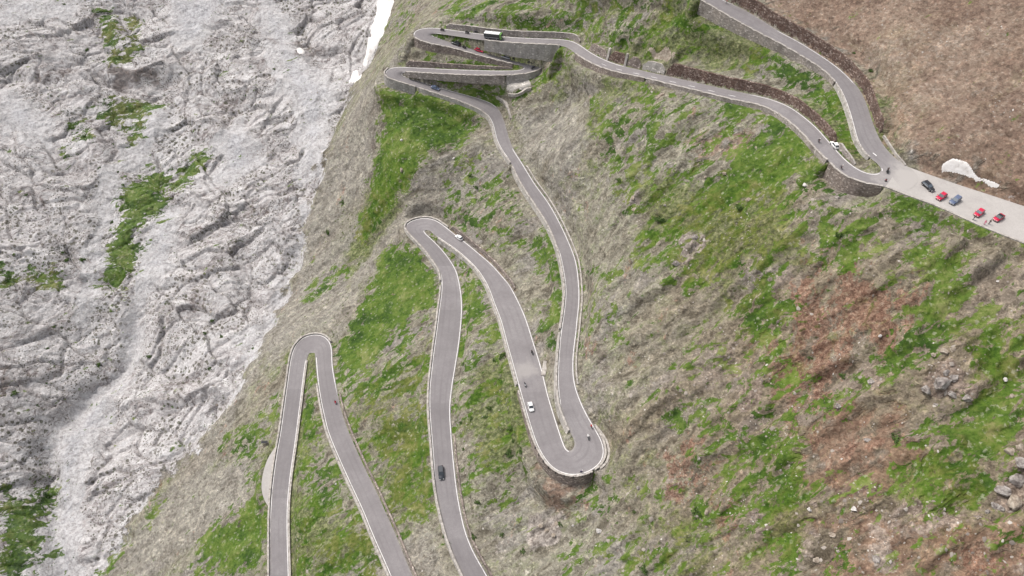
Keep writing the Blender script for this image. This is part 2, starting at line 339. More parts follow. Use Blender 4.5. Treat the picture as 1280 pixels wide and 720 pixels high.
OLIVE = [[(1180,420),(1262,430),(1275,480),(1230,520),(1200,470)],[(1140,560),(1230,540),(1240,640),(1190,640),(1130,600)],[(600,470),(648,462),(655,600),(600,600)],[(740,20),(960,40),(1040,140),(960,90),(860,60)],
 [(780,240),(960,220),(1000,340),(860,360)],[(900,350),(980,340),(970,440),(910,430)],[(440,500),(540,420),(540,640),(480,660)],[(960,590),(1000,600),(1010,700),(940,700)],[(120,-10),(190,-10),(190,180),(120,180)],[(-5,600),(30,610),(30,720),(-5,720)],[(-5,330),(90,330),(90,370),(-5,370)],[(790,680),(870,670),(880,725),(780,725)],[(370,640),(470,640),(480,725),(370,725)],[(500,220),(470,300),(440,310),(450,260)],[(1050,200),(1090,200),(1090,110),(1040,100)]]
BROWN = [[(925,-60),(1500,-60),(1500,270),(1280,255),(1205,232),(1140,206),(1112,176),(1100,130),(1070,86),(1010,44),(960,16)],
 [(1010,650),(1060,634),(1150,650),(1280,664),(1290,760),(990,760),(1020,690),0.3],[(1010,560),(1040,530),(1110,515),(1146,560),(1130,610),(1080,640),(1020,620),(1000,590),0.3],[(860,180),(940,160),(950,190),(880,210),0.4],
 [(960,420),(1000,500),(1040,520),(990,540),(960,510),0.4],[(672,590),(730,606),(722,622),(690,640),(672,620),0.4],[(560,285),(620,330),(640,360),(600,330),0.1]]
RED = [[(985,350),(1010,340),(1030,370),(1060,345),(1130,375),(1125,425),(1088,452),(1050,490),(1030,515),(1000,510),(975,485),(985,440),(975,400)],
 [(1010,400),(1035,420),(1030,460),(1005,470)],[(815,580),(870,560),(905,580),(898,630),(860,640),(832,622),0.0],[(1170,680),(1290,664),(1290,730),(1180,720),-0.1],[(1020,560),(1060,560),(1050,620),(1020,620),0.1]]
BARE = [[(462,104),(484,100),(478,120),(468,190),(462,230),(448,300),(430,330),(400,390),(352,410),(330,450),(300,520),(236,640),(190,725),(125,725),(200,620),(300,480),(350,390),(384,280),(400,215),(430,150)],[(505,300),(470,325),(440,400),(420,440),(404,410),(440,350),(470,300),(560,212),(600,180),(640,200),(600,240),(560,268),(520,272)],[(680,425),(700,425),(700,500),(714,548),(717,562),(706,558),(692,505)],[(210,0),(300,-10),(262,40),(240,62),(215,48)],[(325,-10),(360,30),(385,80),(420,110),(400,200),(375,230),(372,150),(345,90),(330,40)],[(180,128),(205,150),(200,185),(150,215),(146,260),(128,330),(100,400),(118,300),(130,220),(170,180)],[(165,385),(178,420),(150,480),(128,540),(100,600),(96,725),(56,725),(60,600),(58,560),(95,510),(148,455)],[(0,110),(50,130),(60,180),(0,160)],[(300,425),(325,400),(330,440),(306,480)],[(205,265),(222,262),(212,330),(170,380),(178,330)],[(270,180),(300,150),(330,200),(280,240)],[(0,0),(110,0),(90,20),(0,25)],[(1170,340),(1230,330),(1282,330),(1282,400),(1250,410),(1200,400),(1186,370)],[(1205,230),(1290,250),(1290,262),(1190,235)],
 [(820,510),(850,500),(870,520),(845,550),(822,560)],[(460,690),(500,660),(540,670),(560,720),(470,720)],[(325,380),(395,330),(435,340),(440,390),(400,420),(330,460)],[(240,600),(320,560),(310,640),(250,680),(160,720),(200,660)],[(1050,440),(1070,420),(1066,470),(1034,500),(1028,470)],[(455,110),(480,100),(470,160),(430,230),(410,220)],
 [(640,130),(720,120),(740,200),(690,240),(650,180)],[(1040,350),(1060,390),(1050,440),(1030,420)]]
m_grass = union(GRASS, 6.0)
m_rock = union(ROCK, 10.0)
m_brown = union(BROWN, 12.0)
m_red = union(RED, 8.0)
m_bare = union(BARE, 10.0)
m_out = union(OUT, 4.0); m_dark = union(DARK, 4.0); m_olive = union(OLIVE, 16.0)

# ------------------------------------------------------------------ relief
m_rock = np.clip(m_rock + 0.75*fbm(GX/16, GY/16, 4, 121), -1, 1)
cs, sn = math.cos(R(25)), math.sin(R(25))
FA, FB = GX*cs + GY*sn, -GX*sn + GY*cs        # along / across the fall line
rk = sstep(-0.5, 0.6, m_rock)
wx = fbm(GX/40, GY/40, 3, 5)*14; wy = fbm(GX/40, GY/40, 3, 9)*14
ca_, sa_ = math.cos(R(24)), math.sin(R(24))
RU, RV = (GX+wx)*.91-(GY+wy)*.42, (GX+wx)*.42+(GY+wy)*.91
UX, UY = (GX+wx*.5)*ca_+(GY+wy*.5)*sa_, -(GX+wx*.5)*sa_+(GY+wy*.5)*ca_
f1, e1 = facets(UX/24, UY/11, 1); f2, e2 = facets(UX/8.0, UY/3.4, 2); f3, e3 = facets(UX/2.6, UY/1.6, 3); f4, e4 = facets(RU/30, RV/14, 4)
smth = sstep(-0.4, 0.5, m_bare + 0.8*fbm(GX/14, GY/14, 3, 27) + 0.25)
rough_ = 1 - 0.85*smth
def polydist(px):
    w_ = cast(px, BASE)[:, :2]; d = np.full(GX.shape, 99.0)
    sl = (slice(*np.searchsorted(ys, [w_[:, 1].min()-30, w_[:, 1].max()+30])), slice(*np.searchsorted(xs, [w_[:, 0].min()-30, w_[:, 0].max()+30])))
    X, Y = GX[sl]+2.0*fbm(GX[sl]/12, GY[sl]/12, 3, 77), GY[sl]+2.0*fbm(GX[sl]/12, GY[sl]/12, 3, 78)
    dd = d[sl].copy()
    for a, b in zip(w_[:-1], w_[1:]):
        e = b-a; t = np.clip(((X-a[0])*e[0]+(Y-a[1])*e[1])/(e@e), 0, 1); dd = np.minimum(dd, np.hypot(X-a[0]-t*e[0], Y-a[1]-t*e[1]))
    d[sl] = dd; return d
d_ch = polydist([(172,395),(166,425),(150,455),(112,496),(72,532),(58,560),(57,610),(64,660),(80,730)])
d_gu = polydist([(452,92),(432,118),(405,200),(388,262),(372,318),(344,392),(316,440),(282,500),(240,552),(190,620),(130,718)])
d_cl = polydist([(0,92),(40,100),(110,104),(200,104),(240,90)])
d_c2 = polydist([(640/2,60),(345,120),(372,200),(380,280)])
rel_rock = 3.2*ridged(RU/80, RV/30, 2, 21, 0.45) + rough_*(1.5*f1 + 1.7*f4 + 0.45*f2 + 0.20*f3 - 0.9*sstep(.08, 0, e1) - 1.1*sstep(.06, 0, e4) - 0.3*sstep(.12, 0, e2)) + 0.25*f2
rel_rock -= 5.0*np.exp(-(d_ch/5.0)**2) + 3.5*np.exp(-(d_gu/5.0)**2) + 2.5*np.exp(-(d_cl/3.0)**2) + 2.0*np.exp(-(d_c2/4.0)**2)
CRACK = np.clip(rough_*(sstep(.06, 0, e1)*0.8 + sstep(.05, 0, e4) + sstep(.09, 0, e2)*0.5), 0, 1)
FW = FB + 5*fbm(GX/50, GY/50, 2, 44)
rel_slope = 1.3*fbm(FA/70, FW/12, 4, 41) + (0.60+0.9*sstep(0, 40, GX))*ridged(FA/38, FW/9, 4, 45) + 0.28*fbm(FA/7, FW/3.4, 3, 47) + 0.22*fbm(GX/3.5, GY/3.5, 3, 48) + 0.14*fbm(GX/1.7, GY/1.7, 2, 49)
right = sstep(10, 60, GX)*sstep(190, 120, GY)
oc = sstep(-0.5, 0.6, m_out)
g1, q1 = facets(FA/7, FB/5, 7); g2, q2 = facets(GX/2.6, GY/2.4, 8)
rel_slope += right*(2.0*ridged(FA/26, FB/14, 4, 61) + 0.6*sstep(0.0, 0.5, fbm(GX/20, GY/20, 3, 65))*g1 + 0.45*fbm(GX/4, GY/4, 3, 63))
rel_slope += oc*(1.3*g1 + 0.7*g2 + 0.9) + 0.16*g2*(0.3+0.7*right)
rel_slope += 0.22*sstep(-.2, .4, m_grass)*fbm(GX/1.6, GY/1.6, 2, 71)
brn = sstep(-0.3, 0.6, m_brown)*sstep(140, 175, GY)
REL = rel_rock*rk + rel_slope*(1-rk)*(1-0.7*brn) - 2.0*rk

# ------------------------------------------------------------------ walls along road edges: track, from px, to px, height a, height b, kind, material, coping
WALLS = [
 # label, track, start, end, Ha, Hb, kind, mat
 ('brown rubble retaining wall dropping below the upper stacked hairpin road', 'L', (640,80), (519,47), 1.3, 3.6, 'down', 'brown'),
 ('dark rubble wall rising behind the road just right of the middle stacked hairpin', 'L', (507,84), (640,88), 2.8, 1.2, 'up', 'brown'),
 ('tall grey masonry wall under the bus road beside the eastern stacked hairpin', 'R', (606,50), (700,57), 3.6, 7.2, 'down', 'grey'),
 ('long low stone wall on the uphill side of the bus road', 'L', (556,36), (722,54), 2.3, 2.6, 'up', 'stone'),
 ('short brown uphill wall right after the bend of the bus road', 'L', (735,63), (756,75), 3.6, 3.6, 'up', 'brown'),
 ('dark red uphill wall bay between two pale buttresses', 'L', (759,76), (779,83), 4.4, 4.6, 'up', 'redbrown'),
 ('brown uphill wall bay beside the pale collapsed section', 'L', (782,83.5), (798,87), 4.4, 4.2, 'up', 'brown'),
 ('pale patched concrete section in the long uphill wall', 'L', (800,88), (829,94), 3.8, 3.8, 'up', 'pale'),
 ('long dark brown uphill wall curving above the middle road', 'L', (832,95), (1040,181), 5.0, 3.0, 'up', 'redbrown'),
 ('grey stone wall end tapering down towards the junction', 'L', (1042,183), (1066,207), 2.6, 0.9, 'up', 'stone'),
 ('low brown wall under the outer edge of the bus road bend', 'R', (722,68), (806,98), 2.6, 1.3, 'down', 'brown'),
 ('low kerb wall along the downhill edge of the middle road', 'R', (808,98), (1036,201), 1.0, 1.2, 'down', 'stone'),
 ('curved rubble wall holding up the road junction bend', 'R', (1039,204), (1102,231), 5.5, 4.0, 'down', 'brown'),
 ('pale masonry wall wrapped round the outer bend of the left stacked hairpin', 'L', (520,108), (486,86), 3.6, 4.6, 'down', 'grey'),
 ('dark brown wall lining the uphill side of the top right road', 'R', (1097,168), (907,2), 3.6, 4.8, 'up', 'redbrown'),
 ('grey brown retaining wall under the top right road', 'L', (1046,104), (878,1), 1.0, 5.0, 'down', 'stone'),
 ('low pale kerb wall on the inner edge of the top right road bend', 'L', (1088,197), (1047,106), 0.9, 1.0, 'down', 'pale'),
 ('brown rock wall beneath the outer curve of the lower middle hairpin', 'R', (650,488), (738,589), 1.6, 5.0, 'down', 'brown'),
 ('pale wall round the right side of the lower middle hairpin', 'R', (742,586), (742,533), 0.6, 1.0, 'parapet', 'pale'),
 ('stone parapet along the left edge of the wide middle road', 'R', (549,298), (648,482), 1.2, 1.4, 'down', 'pale'),
 ('rough brown uphill wall beside the white car above the central hairpin', 'L', (562,288), (640,362), 2.6, 1.6, 'up', 'brown'),
 ('pale wall between the two legs of the lower middle hairpin', 'L', (712,538), (701,418), 2.6, 2.4, 'down', 'pale'),
 ('pale parapet along the downhill side of the long descending road', 'L', (702,412), (642,209), 1.6, 2.4, 'down', 'pale'),
 ('pale parapet curving below the stacked hairpins', 'L', (638,205), (525,110), 1.4, 1.4, 'down', 'pale'),
 ('pale kerb wall along the road linking the stacked hairpins', 'R', (506,90), (630,94), 1.2, 3.2, 'down', 'stone'),
 ('grey concrete wall under the outer edge of the eastern stacked hairpin', 'R', (632,94), (677,85), 4.2, 2.0, 'down', 'grey'),
 ('stone parapet round the outer edge of the central hairpin', 'L', (560,350), (558,285), 1.4, 0.9, 'down', 'pale'),
 ('stone parapet along the left edge of the long lower central road', 'L', (590,740), (553,356), 1.2, 1.2, 'down', 'pale'),
 ('narrow stone wall on the uphill side of the lower central road', 'R', (564,545), (615,735), 1.0, 1.6, 'up', 'brown'),
 ('stone parapet along the outer left edge of the lower left hairpin', 'L', (337,750), (412,428), 1.2, 1.1, 'down', 'pale'),
 ('narrow rubble wall right of the lower left hairpin road', 'L', (421,492), (520,735), 1.5, 1.6, 'up', 'brown'),
 ('pale parapet on the inner side of the lower left hairpin road', 'R', (398,480), (493,735), 1.1, 1.2, 'down', 'pale'),
 ('low pale edge wall right of the road inside the lower left hairpin', 'R', (361,740), (382,452), 0.3, 0.3, 'parapet', 'stone'),
 ('thin stone edge on the uphill side of the long descending road', 'R', (719,480), (655,208), 0.7, 0.8, 'up', 'stone'),
]
def near(track, px):
    A = PXL if track == 'L' else PXR
    return int(np.argmin(((A - np.array(px))**2).sum(1)))
WINFO = []
wallH = {'L': np.zeros(NR), 'R': np.zeros(NR)}      # + up, - down
for lab, tr, a, b, ha, hb, kind, mt in WALLS:
    i, j = near(tr, a), near(tr, b)
    if i > j: i, j = j, i; ha, hb = hb, ha
    n = j-i+1
    H = np.linspace(ha, hb, n)
    e = np.minimum(np.arange(n), np.arange(n)[::-1])
    if kind == 'up': H = H*np.clip(0.45+e/4.0, 0, 1)
    H = H*(1+0.10*perlin(np.arange(n)/9.0, np.zeros(n)+len(WINFO)*3.3, 5))
    if kind == 'up': wallH[tr][i:j+1] = H
    elif kind == 'down': wallH[tr][i:j+1] = -H
    WINFO.append((lab, tr, i, j, H, kind, mt))

# ------------------------------------------------------------------ carve roads into the slope
INS = np.zeros(GX.shape); WZ = np.zeros(GX.shape); WS = np.zeros(GX.shape); EM = np.full(GX.shape, 99.0); RZ = np.zeros(GX.shape)
WIN = 9.0
def window(x0, x1, y0, y1):
    i0, i1 = np.searchsorted(ys, [y0, y1]); j0, j1 = np.searchsorted(xs, [x0, x1]); return slice(i0, i1), slice(j0, j1)
def carve(A, B, HA, HB):
    n = len(A)
    for T, H in ((A, HA), (B, HB)):
        CH = 10
        for k in range(0, n-1, CH):
            seg = T[k:min(k+CH+1, n)]
            sl = window(seg[:, 0].min()-WIN, seg[:, 0].max()+WIN, seg[:, 1].min()-WIN, seg[:, 1].max()+WIN)
            X, Y = GX[sl], GY[sl]
            if X.size == 0: continue
            bd = np.full(X.shape, 99.0); bz = np.zeros(X.shape); bh = np.zeros(X.shape)
            for q in range(len(seg)-1):
                a, b = seg[q], seg[q+1]; e = b[:2]-a[:2]
                t = np.clip(((X-a[0])*e[0]+(Y-a[1])*e[1])/(e@e+1e-9), 0, 1)
                d = np.hypot(X-a[0]-t*e[0], Y-a[1]-t*e[1])
                m = d < bd
                bd = np.where(m, d, bd); bz = np.where(m, a[2]+(b[2]-a[2])*t, bz)
                h = H[k+q]+(H[min(k+q+1, n-1)]-H[k+q])*t
                bh = np.where(m, h, bh)
            up = bh > 0
            off = np.where(up, bh*sstep(0.95, 1.7, bd), bh*sstep(0.10, 0.95, bd))
            zz = bz + off
            reach = np.where(np.abs(bh) > 0.05, 3.0+0.9*np.abs(bh), 3.0)
            w1 = np.clip(1 - bd/WIN, 0, 1)**2/(bd+0.12)**2
            WZ[sl] += w1*zz; WS[sl] += w1
            mm = bd - (reach-3.0)
            RZ[sl] = np.where(mm < EM[sl], 0, RZ[sl])
            EM[sl] = np.minimum(EM[sl], mm)
    for k in range(n-1):
        q = [A[k], A[k+1], B[k+1], B[k]]
        qa = np.array(q)
        sl = window(qa[:, 0].min(), qa[:, 0].max()+STEP, qa[:, 1].min(), qa[:, 1].max()+STEP)
        X, Y = GX[sl], GY[sl]
        if X.size == 0: continue
        for tri in ((q[0], q[1], q[2]), (q[0], q[2], q[3])):
            a, b, c = tri
            det = (b[1]-c[1])*(a[0]-c[0])+(c[0]-b[0])*(a[1]-c[1])
            if abs(det) < 1e-9: continue
            l1 = ((b[1]-c[1])*(X-c[0])+(c[0]-b[0])*(Y-c[1]))/det
            l2 = ((c[1]-a[1])*(X-c[0])+(a[0]-c[0])*(Y-c[1]))/det
            l3 = 1-l1-l2
            ins = (l1 > -1e-3) & (l2 > -1e-3) & (l3 > -1e-3)
            INS[sl] = np.where(ins, l1*a[2]+l2*b[2]+l3*c[2], INS[sl])
zr = np.zeros(2000)
carve(EL, ER, wallH['L'], wallH['R'])
carve(PL, PR, zr, zr); carve(LL, LR, zr, zr)
near_z = np.where(WS > 0, WZ/np.maximum(WS, 1e-9), 0)
fade = np.where(WS > 0, 1 - sstep(1.2, 4.2, EM), 0)
relfade = sstep(1.5, 8.0, np.where(WS > 0, EM, 99))
inside = INS != 0
HZ = BASE + REL*relfade
HZ = HZ*(1-fade) + (near_z - 0.04)*fade
HZ = np.where(inside, INS - 0.22, HZ)
# keep the rim of grid cells that touch the paving a little low, so the paving always covers them
rim = np.zeros_like(inside)
rim[1:] |= inside[:-1]; rim[:-1] |= inside[1:]; rim[:, 1:] |= inside[:, :-1]; rim[:, :-1] |= inside[:, 1:]
rim &= ~inside
HZ = np.where(rim, np.minimum(HZ, near_z - 0.12), HZ)
def gz(x, y): return bil(HZ, np.asarray(x, float), np.asarray(y, float))
def road_hit(px):
    """point on the paved surface (or the ground) at a picture point"""
    p = cast([px], HZ)[0]
    ins_ = bil(inside.astype(float), p[0], p[1]) > 0.5
    if ins_: p = cast([px], HZ + 0.22)[0]
    return Vector(p)

# ------------------------------------------------------------------ materials
MATS = {}
class NB:
    def __init__(s, name):
        s.m = bpy.data.materials.new(name); s.m.use_nodes = True; s.t = s.m.node_tree; s.t.nodes.clear()
        s.out = s.t.nodes.new('ShaderNodeOutputMaterial'); s.b = s.t.nodes.new('ShaderNodeBsdfPrincipled')
        s.t.links.new(s.b.outputs[0], s.out.inputs[0]); MATS[name] = s.m
    def n(s, ty, **k):
        nd = s.t.nodes.new(ty)
        for a, v in k.items(): setattr(nd, a, v)
        return nd
    def l(s, a, b): s.t.links.new(a, b)
    def pos(s):
        if not hasattr(s, '_p'): s._p = s.n('ShaderNodeTexCoord').outputs['Object']
        return s._p
    def mapped(s, rot=0, scale=(1, 1, 1)):
        a = s.n('ShaderNodeMapping'); a.inputs['Rotation'].default_value = (0, 0, rot)
        b = s.n('ShaderNodeMapping'); b.inputs['Scale'].default_value = scale
        s.l(s.pos(), a.inputs[0]); s.l(a.outputs[0], b.inputs[0]); return b.outputs[0]
    def noise(s, scale, vec=None, detail=4, rough=0.55, dist=0.0):
        x = s.n('ShaderNodeTexNoise'); x.inputs['Scale'].default_value = scale; x.inputs['Detail'].default_value = detail
        x.inputs['Roughness'].default_value = rough; x.inputs['Distortion'].default_value = dist
        s.l(vec if vec is not None else s.pos(), x.inputs['Vector']); return x.outputs['Fac']
    def voro(s, scale, vec=None, feature='F1', out='Distance', rnd=1.0):
        x = s.n('ShaderNodeTexVoronoi', feature=feature); x.inputs['Scale'].default_value = scale; x.inputs['Randomness'].default_value = rnd
        s.l(vec if vec is not None else s.pos(), x.inputs['Vector']); return x.outputs[out]
    def math(s, op, a, b=None, c=None, clamp=False):
        x = s.n('ShaderNodeMath', operation=op, use_clamp=clamp)
        for i, v in enumerate((a, b, c)):
            if v is None: continue
            if isinstance(v, (int, float)): x.inputs[i].default_value = v
            else: s.l(v, x.inputs[i])
        return x.outputs[0]
    def ss(s, val, lo, hi, a=0.0, b=1.0):
        x = s.n('ShaderNodeMapRange', interpolation_type='SMOOTHSTEP'); s.l(val, x.inputs['Value'])
        x.inputs['From Min'].default_value = lo; x.inputs['From Max'].default_value = hi
        x.inputs['To Min'].default_value = a; x.inputs['To Max'].default_value = b; return x.outputs[0]
    def ramp(s, val, stops):
        x = s.n('ShaderNodeValToRGB'); cr = x.color_ramp
        while len(cr.elements) < len(stops): cr.elements.new(0.5)
        for e, (p, c) in zip(cr.elements, stops): e.position = p; e.color = (*c, 1)
        s.l(val, x.inputs[0]); return x.outputs[0]
    def mix(s, f, a, b, mode='MIX'):
        x = s.n('ShaderNodeMix', data_type='RGBA', blend_type=mode)
        if isinstance(f, (int, float)): x.inputs[0].default_value = f
        else: s.l(f, x.inputs[0])
        for i, v in ((6, a), (7, b)):
            if isinstance(v, tuple): x.inputs[i].default_value = (*v, 1)
            else: s.l(v, x.inputs[i])
        return x.outputs[2]
    def bump(s, h, dist, strength=1.0, prev=None):
        x = s.n('ShaderNodeBump'); x.inputs['Distance'].default_value = dist; x.inputs['Strength'].default_value = strength
        s.l(h, x.inputs['Height'])
        if prev is not None: s.l(prev, x.inputs['Normal'])
        return x.outputs[0]
    def done(s, colr, rough=0.9, normal=None, spec=0.2, metal=0.0):
        if isinstance(colr, tuple): s.b.inputs['Base Color'].default_value = (*colr, 1)
        else: s.l(colr, s.b.inputs['Base Color'])
        if isinstance(rough, (int, float)): s.b.inputs['Roughness'].default_value = rough
        else: s.l(rough, s.b.inputs['Roughness'])
        s.b.inputs['Specular IOR Level'].default_value = spec; s.b.inputs['Metallic'].default_value = metal
        if normal is not None: s.l(normal, s.b.inputs['Normal'])
        return s.m

def ground_material():
    s = NB('mountain_ground')
    def att(nm):
        at = s.n('ShaderNodeAttribute', attribute_name=nm); sa = s.n('ShaderNodeSeparateColor'); s.l(at.outputs['Color'], sa.inputs[0]); return sa.outputs
    g, rk_, br = att('cover_a')[:3]; rd, ba, vg = att('cover_b')[:3]; oc, dk, ol = att('cover_c')[:3]; ck, sm, so = att('cover_d')[:3]
    M, A, SUB = (lambda a, b: s.math('MULTIPLY', a, b)), (lambda a, b: s.math('ADD', a, b)), (lambda a, b: s.math('SUBTRACT', a, b))
    fall = s.mapped(R(-27), (0.16, 1, 1))
    n_mid = s.noise(0.16, None, 6, 0.64); n_fine = s.noise(0.8, None, 4, 0.62); n_grit = s.noise(2.6, None, 2, 0.6)
    st1 = s.noise(0.20, fall, 4, 0.58, 0.9)
    def cells(sc):
        c_ = s.n('ShaderNodeSeparateColor'); s.l(s.voro(sc, None, 'F1', 'Color'), c_.inputs[0]); return c_.outputs[0]
    cl1, cl2, cl3 = cells(2.4), cells(1.0), cells(0.42)
    grain = A(A(M(cl1, .40), M(cl2, .35)), M(cl3, .25))
    # scree
    st2 = s.noise(0.36, s.mapped(R(-30), (0.45, 1, 1)), 4, 0.6, 0.9)
    tone = A(A(M(st1, 0.44), M(st2, 0.13)), A(M(n_mid, 0.37), M(A(M(grain, .4), .3), 0.06)))
    scree = s.ramp(tone, [(0.405, (0.105, 0.095, 0.075)), (0.455, (0.180, 0.167, 0.135)), (0.50, (0.232, 0.219, 0.180)), (0.545, (0.190, 0.192, 0.134)), (0.60, (0.300, 0.287, 0.250))])
    slate = s.ss(A(s.noise(0.08, fall, 4, 0.6), M(n_fine, 0.12)), 0.60, 0.68)
    scree = s.mix(M(slate, 0.75), scree, s.ramp(n_fine, [(0.35, (0.150, 0.138, 0.128)), (0.65, (0.275, 0.258, 0.240))]))
    bt = s.ss(A(ba, M(SUB(n_mid, 0.5), 0.9)), 0.42, 0.66)
    scree = s.mix(M(bt, 0.8), scree, s.ramp(tone, [(0.42, (0.165, 0.153, 0.135)), (0.49, (0.222, 0.209, 0.188)), (0.54, (0.258, 0.243, 0.217)), (0.60, (0.310, 0.293, 0.268))]))
    bf = s.ss(A(br, M(SUB(A(M(n_mid, .5), M(st1, .5)), 0.5), 2.2)), 0.40, 0.66)
    brown = s.ramp(A(A(M(s.noise(0.035, None, 4, 0.6), 0.40), M(s.noise(0.18, None, 6, 0.7), 0.25)), M(n_fine, 0.35)), [(0.40, (0.125, 0.087, 0.069)), (0.47, (0.175, 0.127, 0.101)), (0.53, (0.208, 0.158, 0.125)), (0.60, (0.238, 0.195, 0.162))])
    base = s.mix(bf, scree, brown)
    rf = s.ss(A(A(rd, M(SUB(s.noise(0.12, s.mapped(R(-65), (0.35, 1, 1)), 6, 0.72), 0.5), 4.2)), M(SUB(n_fine, 0.5), 1.2)), 0.55, 0.75)
    red = s.ramp(A(M(n_fine, 0.6), M(n_grit, 0.4)), [(0.38, (0.100, 0.055, 0.044)), (0.47, (0.172, 0.104, 0.082)), (0.55, (0.245, 0.170, 0.135)), (0.64, (0.31, 0.25, 0.205))])
    base = s.mix(M(rf, 0.85), base, red)
    # stones, light and dark
    v1 = s.voro(1.15, None, 'F1', 'Color'); vs = s.n('ShaderNodeSeparateColor'); s.l(v1, vs.inputs[0])
    stone = M(s.ss(vs.outputs[0], 0.86, 0.90), s.ss(n_fine, 0.42, 0.60))
    base = s.mix(M(stone, 0.22), base, (0.40, 0.365, 0.32))
    darkst = M(s.ss(vs.outputs[1], 0.82, 0.88), s.ss(n_mid, 0.42, 0.60))
    base = s.mix(M(darkst, 0.50), base, (0.090, 0.072, 0.058))
    # thin dry turf in streaks
    dry = s.ss(A(A(M(s.noise(0.05, None, 3), 0.30), A(M(st1, 0.45), M(st2, 0.25))), A(M(vg, 0.20), M(n_fine, 0.12))), 0.59, 0.72)
    dryc = s.ramp(n_fine, [(0.38, (0.045, 0.066, 0.014)), (0.5, (0.095, 0.122, 0.032)), (0.63, (0.170, 0.180, 0.085))])
    nb = s.math('SUBTRACT', 1.0, M(bf, 0.85))
    base = s.mix(M(M(M(dry, 0.75), nb), s.math('SUBTRACT', 1.0, M(bt, 0.85))), base, dryc)
    tuft = M(s.ss(s.voro(0.55, s.mapped(R(-25), (0.7, 1.1, 1))), 0.34, 0.16), s.ss(A(s.noise(0.08, None, 4, 0.6), M(vg, 0.2)), 0.56, 0.66))
    base = s.mix(M(M(tuft, 0.75), nb), base, (0.060, 0.080, 0.020))
    # outcrop rock
    of = s.ss(A(oc, M(SUB(n_mid, 0.5), 1.2)), 0.46, 0.60)
    base = s.mix(of, base, s.ramp(A(M(n_mid, .4), M(n_fine, .6)), [(0.38, (0.115, 0.095, 0.085)), (0.48, (0.215, 0.190, 0.172)), (0.58, (0.300, 0.272, 0.250)), (0.68, (0.38, 0.35, 0.325))]))
    grit = s.ramp(grain, [(0.15, (0.62, 0.60, 0.58)), (0.48, (0.97, 0.97, 0.97)), (0.70, (1.16, 1.15, 1.13)), (0.88, (1.60, 1.56, 1.51))])
    base = s.mix(1.0, base, grit, 'MULTIPLY')
    base = s.mix(1.0, base, s.ramp(so, [(0.0, (1.03, 1.02, 1.0)), (0.35, (0.96, 0.92, 0.88)), (1.0, (0.88, 0.78, 0.70))]), 'MULTIPLY')
    # pale limestone
    warp = s.n('ShaderNodeTexNoise'); warp.inputs['Scale'].default_value = 0.05; warp.inputs['Detail'].default_value = 3; s.l(s.pos(), warp.inputs['Vector'])
    wv = s.n('ShaderNodeVectorMath', operation='MULTIPLY_ADD'); s.l(warp.outputs['Color'], wv.inputs[0]); wv.inputs[1].default_value = (34, 34, 10); s.l(s.pos(), wv.inputs[2])
    lm = s.n('ShaderNodeMapping'); lm.inputs['Rotation'].default_value = (0, 0, R(-24)); s.l(wv.outputs[0], lm.inputs[0])
    lm2 = s.n('ShaderNodeMapping'); lm2.inputs['Scale'].default_value = (0.32, 1, 0.6); s.l(lm.outputs[0], lm2.inputs[0])
    lay = s.noise(0.50, lm2.outputs[0], 5, 0.72); lay2 = s.noise(0.10, lm2.outputs[0], 5, 0.66)
    rtone = A(M(lay, 0.55), M(lay2, 0.45))
    rock = s.ramp(rtone, [(0.375, (0.185, 0.158, 0.152)), (0.415, (0.315, 0.290, 0.284)), (0.450, (0.410, 0.387, 0.382)), (0.53, (0.470, 0.450, 0.446)), (0.60, (0.53, 0.514, 0.510))])
    crk = s.math('MAXIMUM', s.ss(s.voro(0.16, lm2.outputs[0], 'DISTANCE_TO_EDGE'), 0.0, 0.035, 1.0, 0.0), s.ss(s.voro(0.55, lm2.outputs[0], 'DISTANCE_TO_EDGE'), 0.0, 0.07, 0.7, 0.0))
    crk = M(crk, s.ss(lay, 0.40, 0.55))
    crm = s.ss(s.noise(0.045, None, 4, 0.6), 0.42, 0.52)
    sm = s.ss(A(sm, A(M(SUB(n_mid, 0.5), 1.3), M(SUB(lay, 0.5), 1.6))), 0.40, 0.66)
    rough = s.math('SUBTRACT', 1.0, M(sm, 0.92))
    rock = s.mix(M(M(crk, crm), M(rough, 0.85)), rock, (0.12, 0.095, 0.09))
    rock = s.mix(M(M(ck, rough), 0.30), rock, (0.14, 0.115, 0.108))
    rock = s.mix(M(sm, 0.82), rock, s.ramp(A(M(n_mid, .5), M(n_fine, .5)), [(0.38, (0.350, 0.337, 0.338)), (0.5, (0.420, 0.407, 0.408)), (0.62, (0.465, 0.453, 0.453))]))
    blue = s.ss(A(ba, M(SUB(n_mid, 0.5), 0.8)), 0.62, 0.95)
    rock = s.mix(M(blue, 0.30), rock, (0.34, 0.345, 0.375))
    # cushions of dark dwarf plants
    vd = s.voro(0.42, None); vd2 = s.voro(0.85, s.mapped(0.4, (1, 1, 1)))
    pm = s.noise(0.030, None, 4, 0.65)
    cush = M(s.ss(A(vd, M(n_fine, 0.30)), 0.52, 0.42), s.ss(pm, 0.46, 0.56))
    cush2 = M(s.ss(A(vd2, M(n_grit, 0.25)), 0.48, 0.38), s.ss(s.noise(0.055, None, 5, 0.7), 0.46, 0.56))
    cc = M(s.math('MAXIMUM', cush, cush2), s.math('SUBTRACT', 1.0, M(sm, 0.7)))
    rock = s.mix(M(cc, 0.80), rock, s.ramp(n_mid, [(0.4, (0.062, 0.066, 0.034)), (0.6, (0.11, 0.095, 0.078))]))
    rgrit = s.ramp(grain, [(0.15, (0.74, 0.72, 0.71)), (0.5, (1.0, 1.0, 1.0)), (0.85, (1.20, 1.20, 1.20))])
    rock = s.mix(1.0, rock, rgrit, 'MULTIPLY')
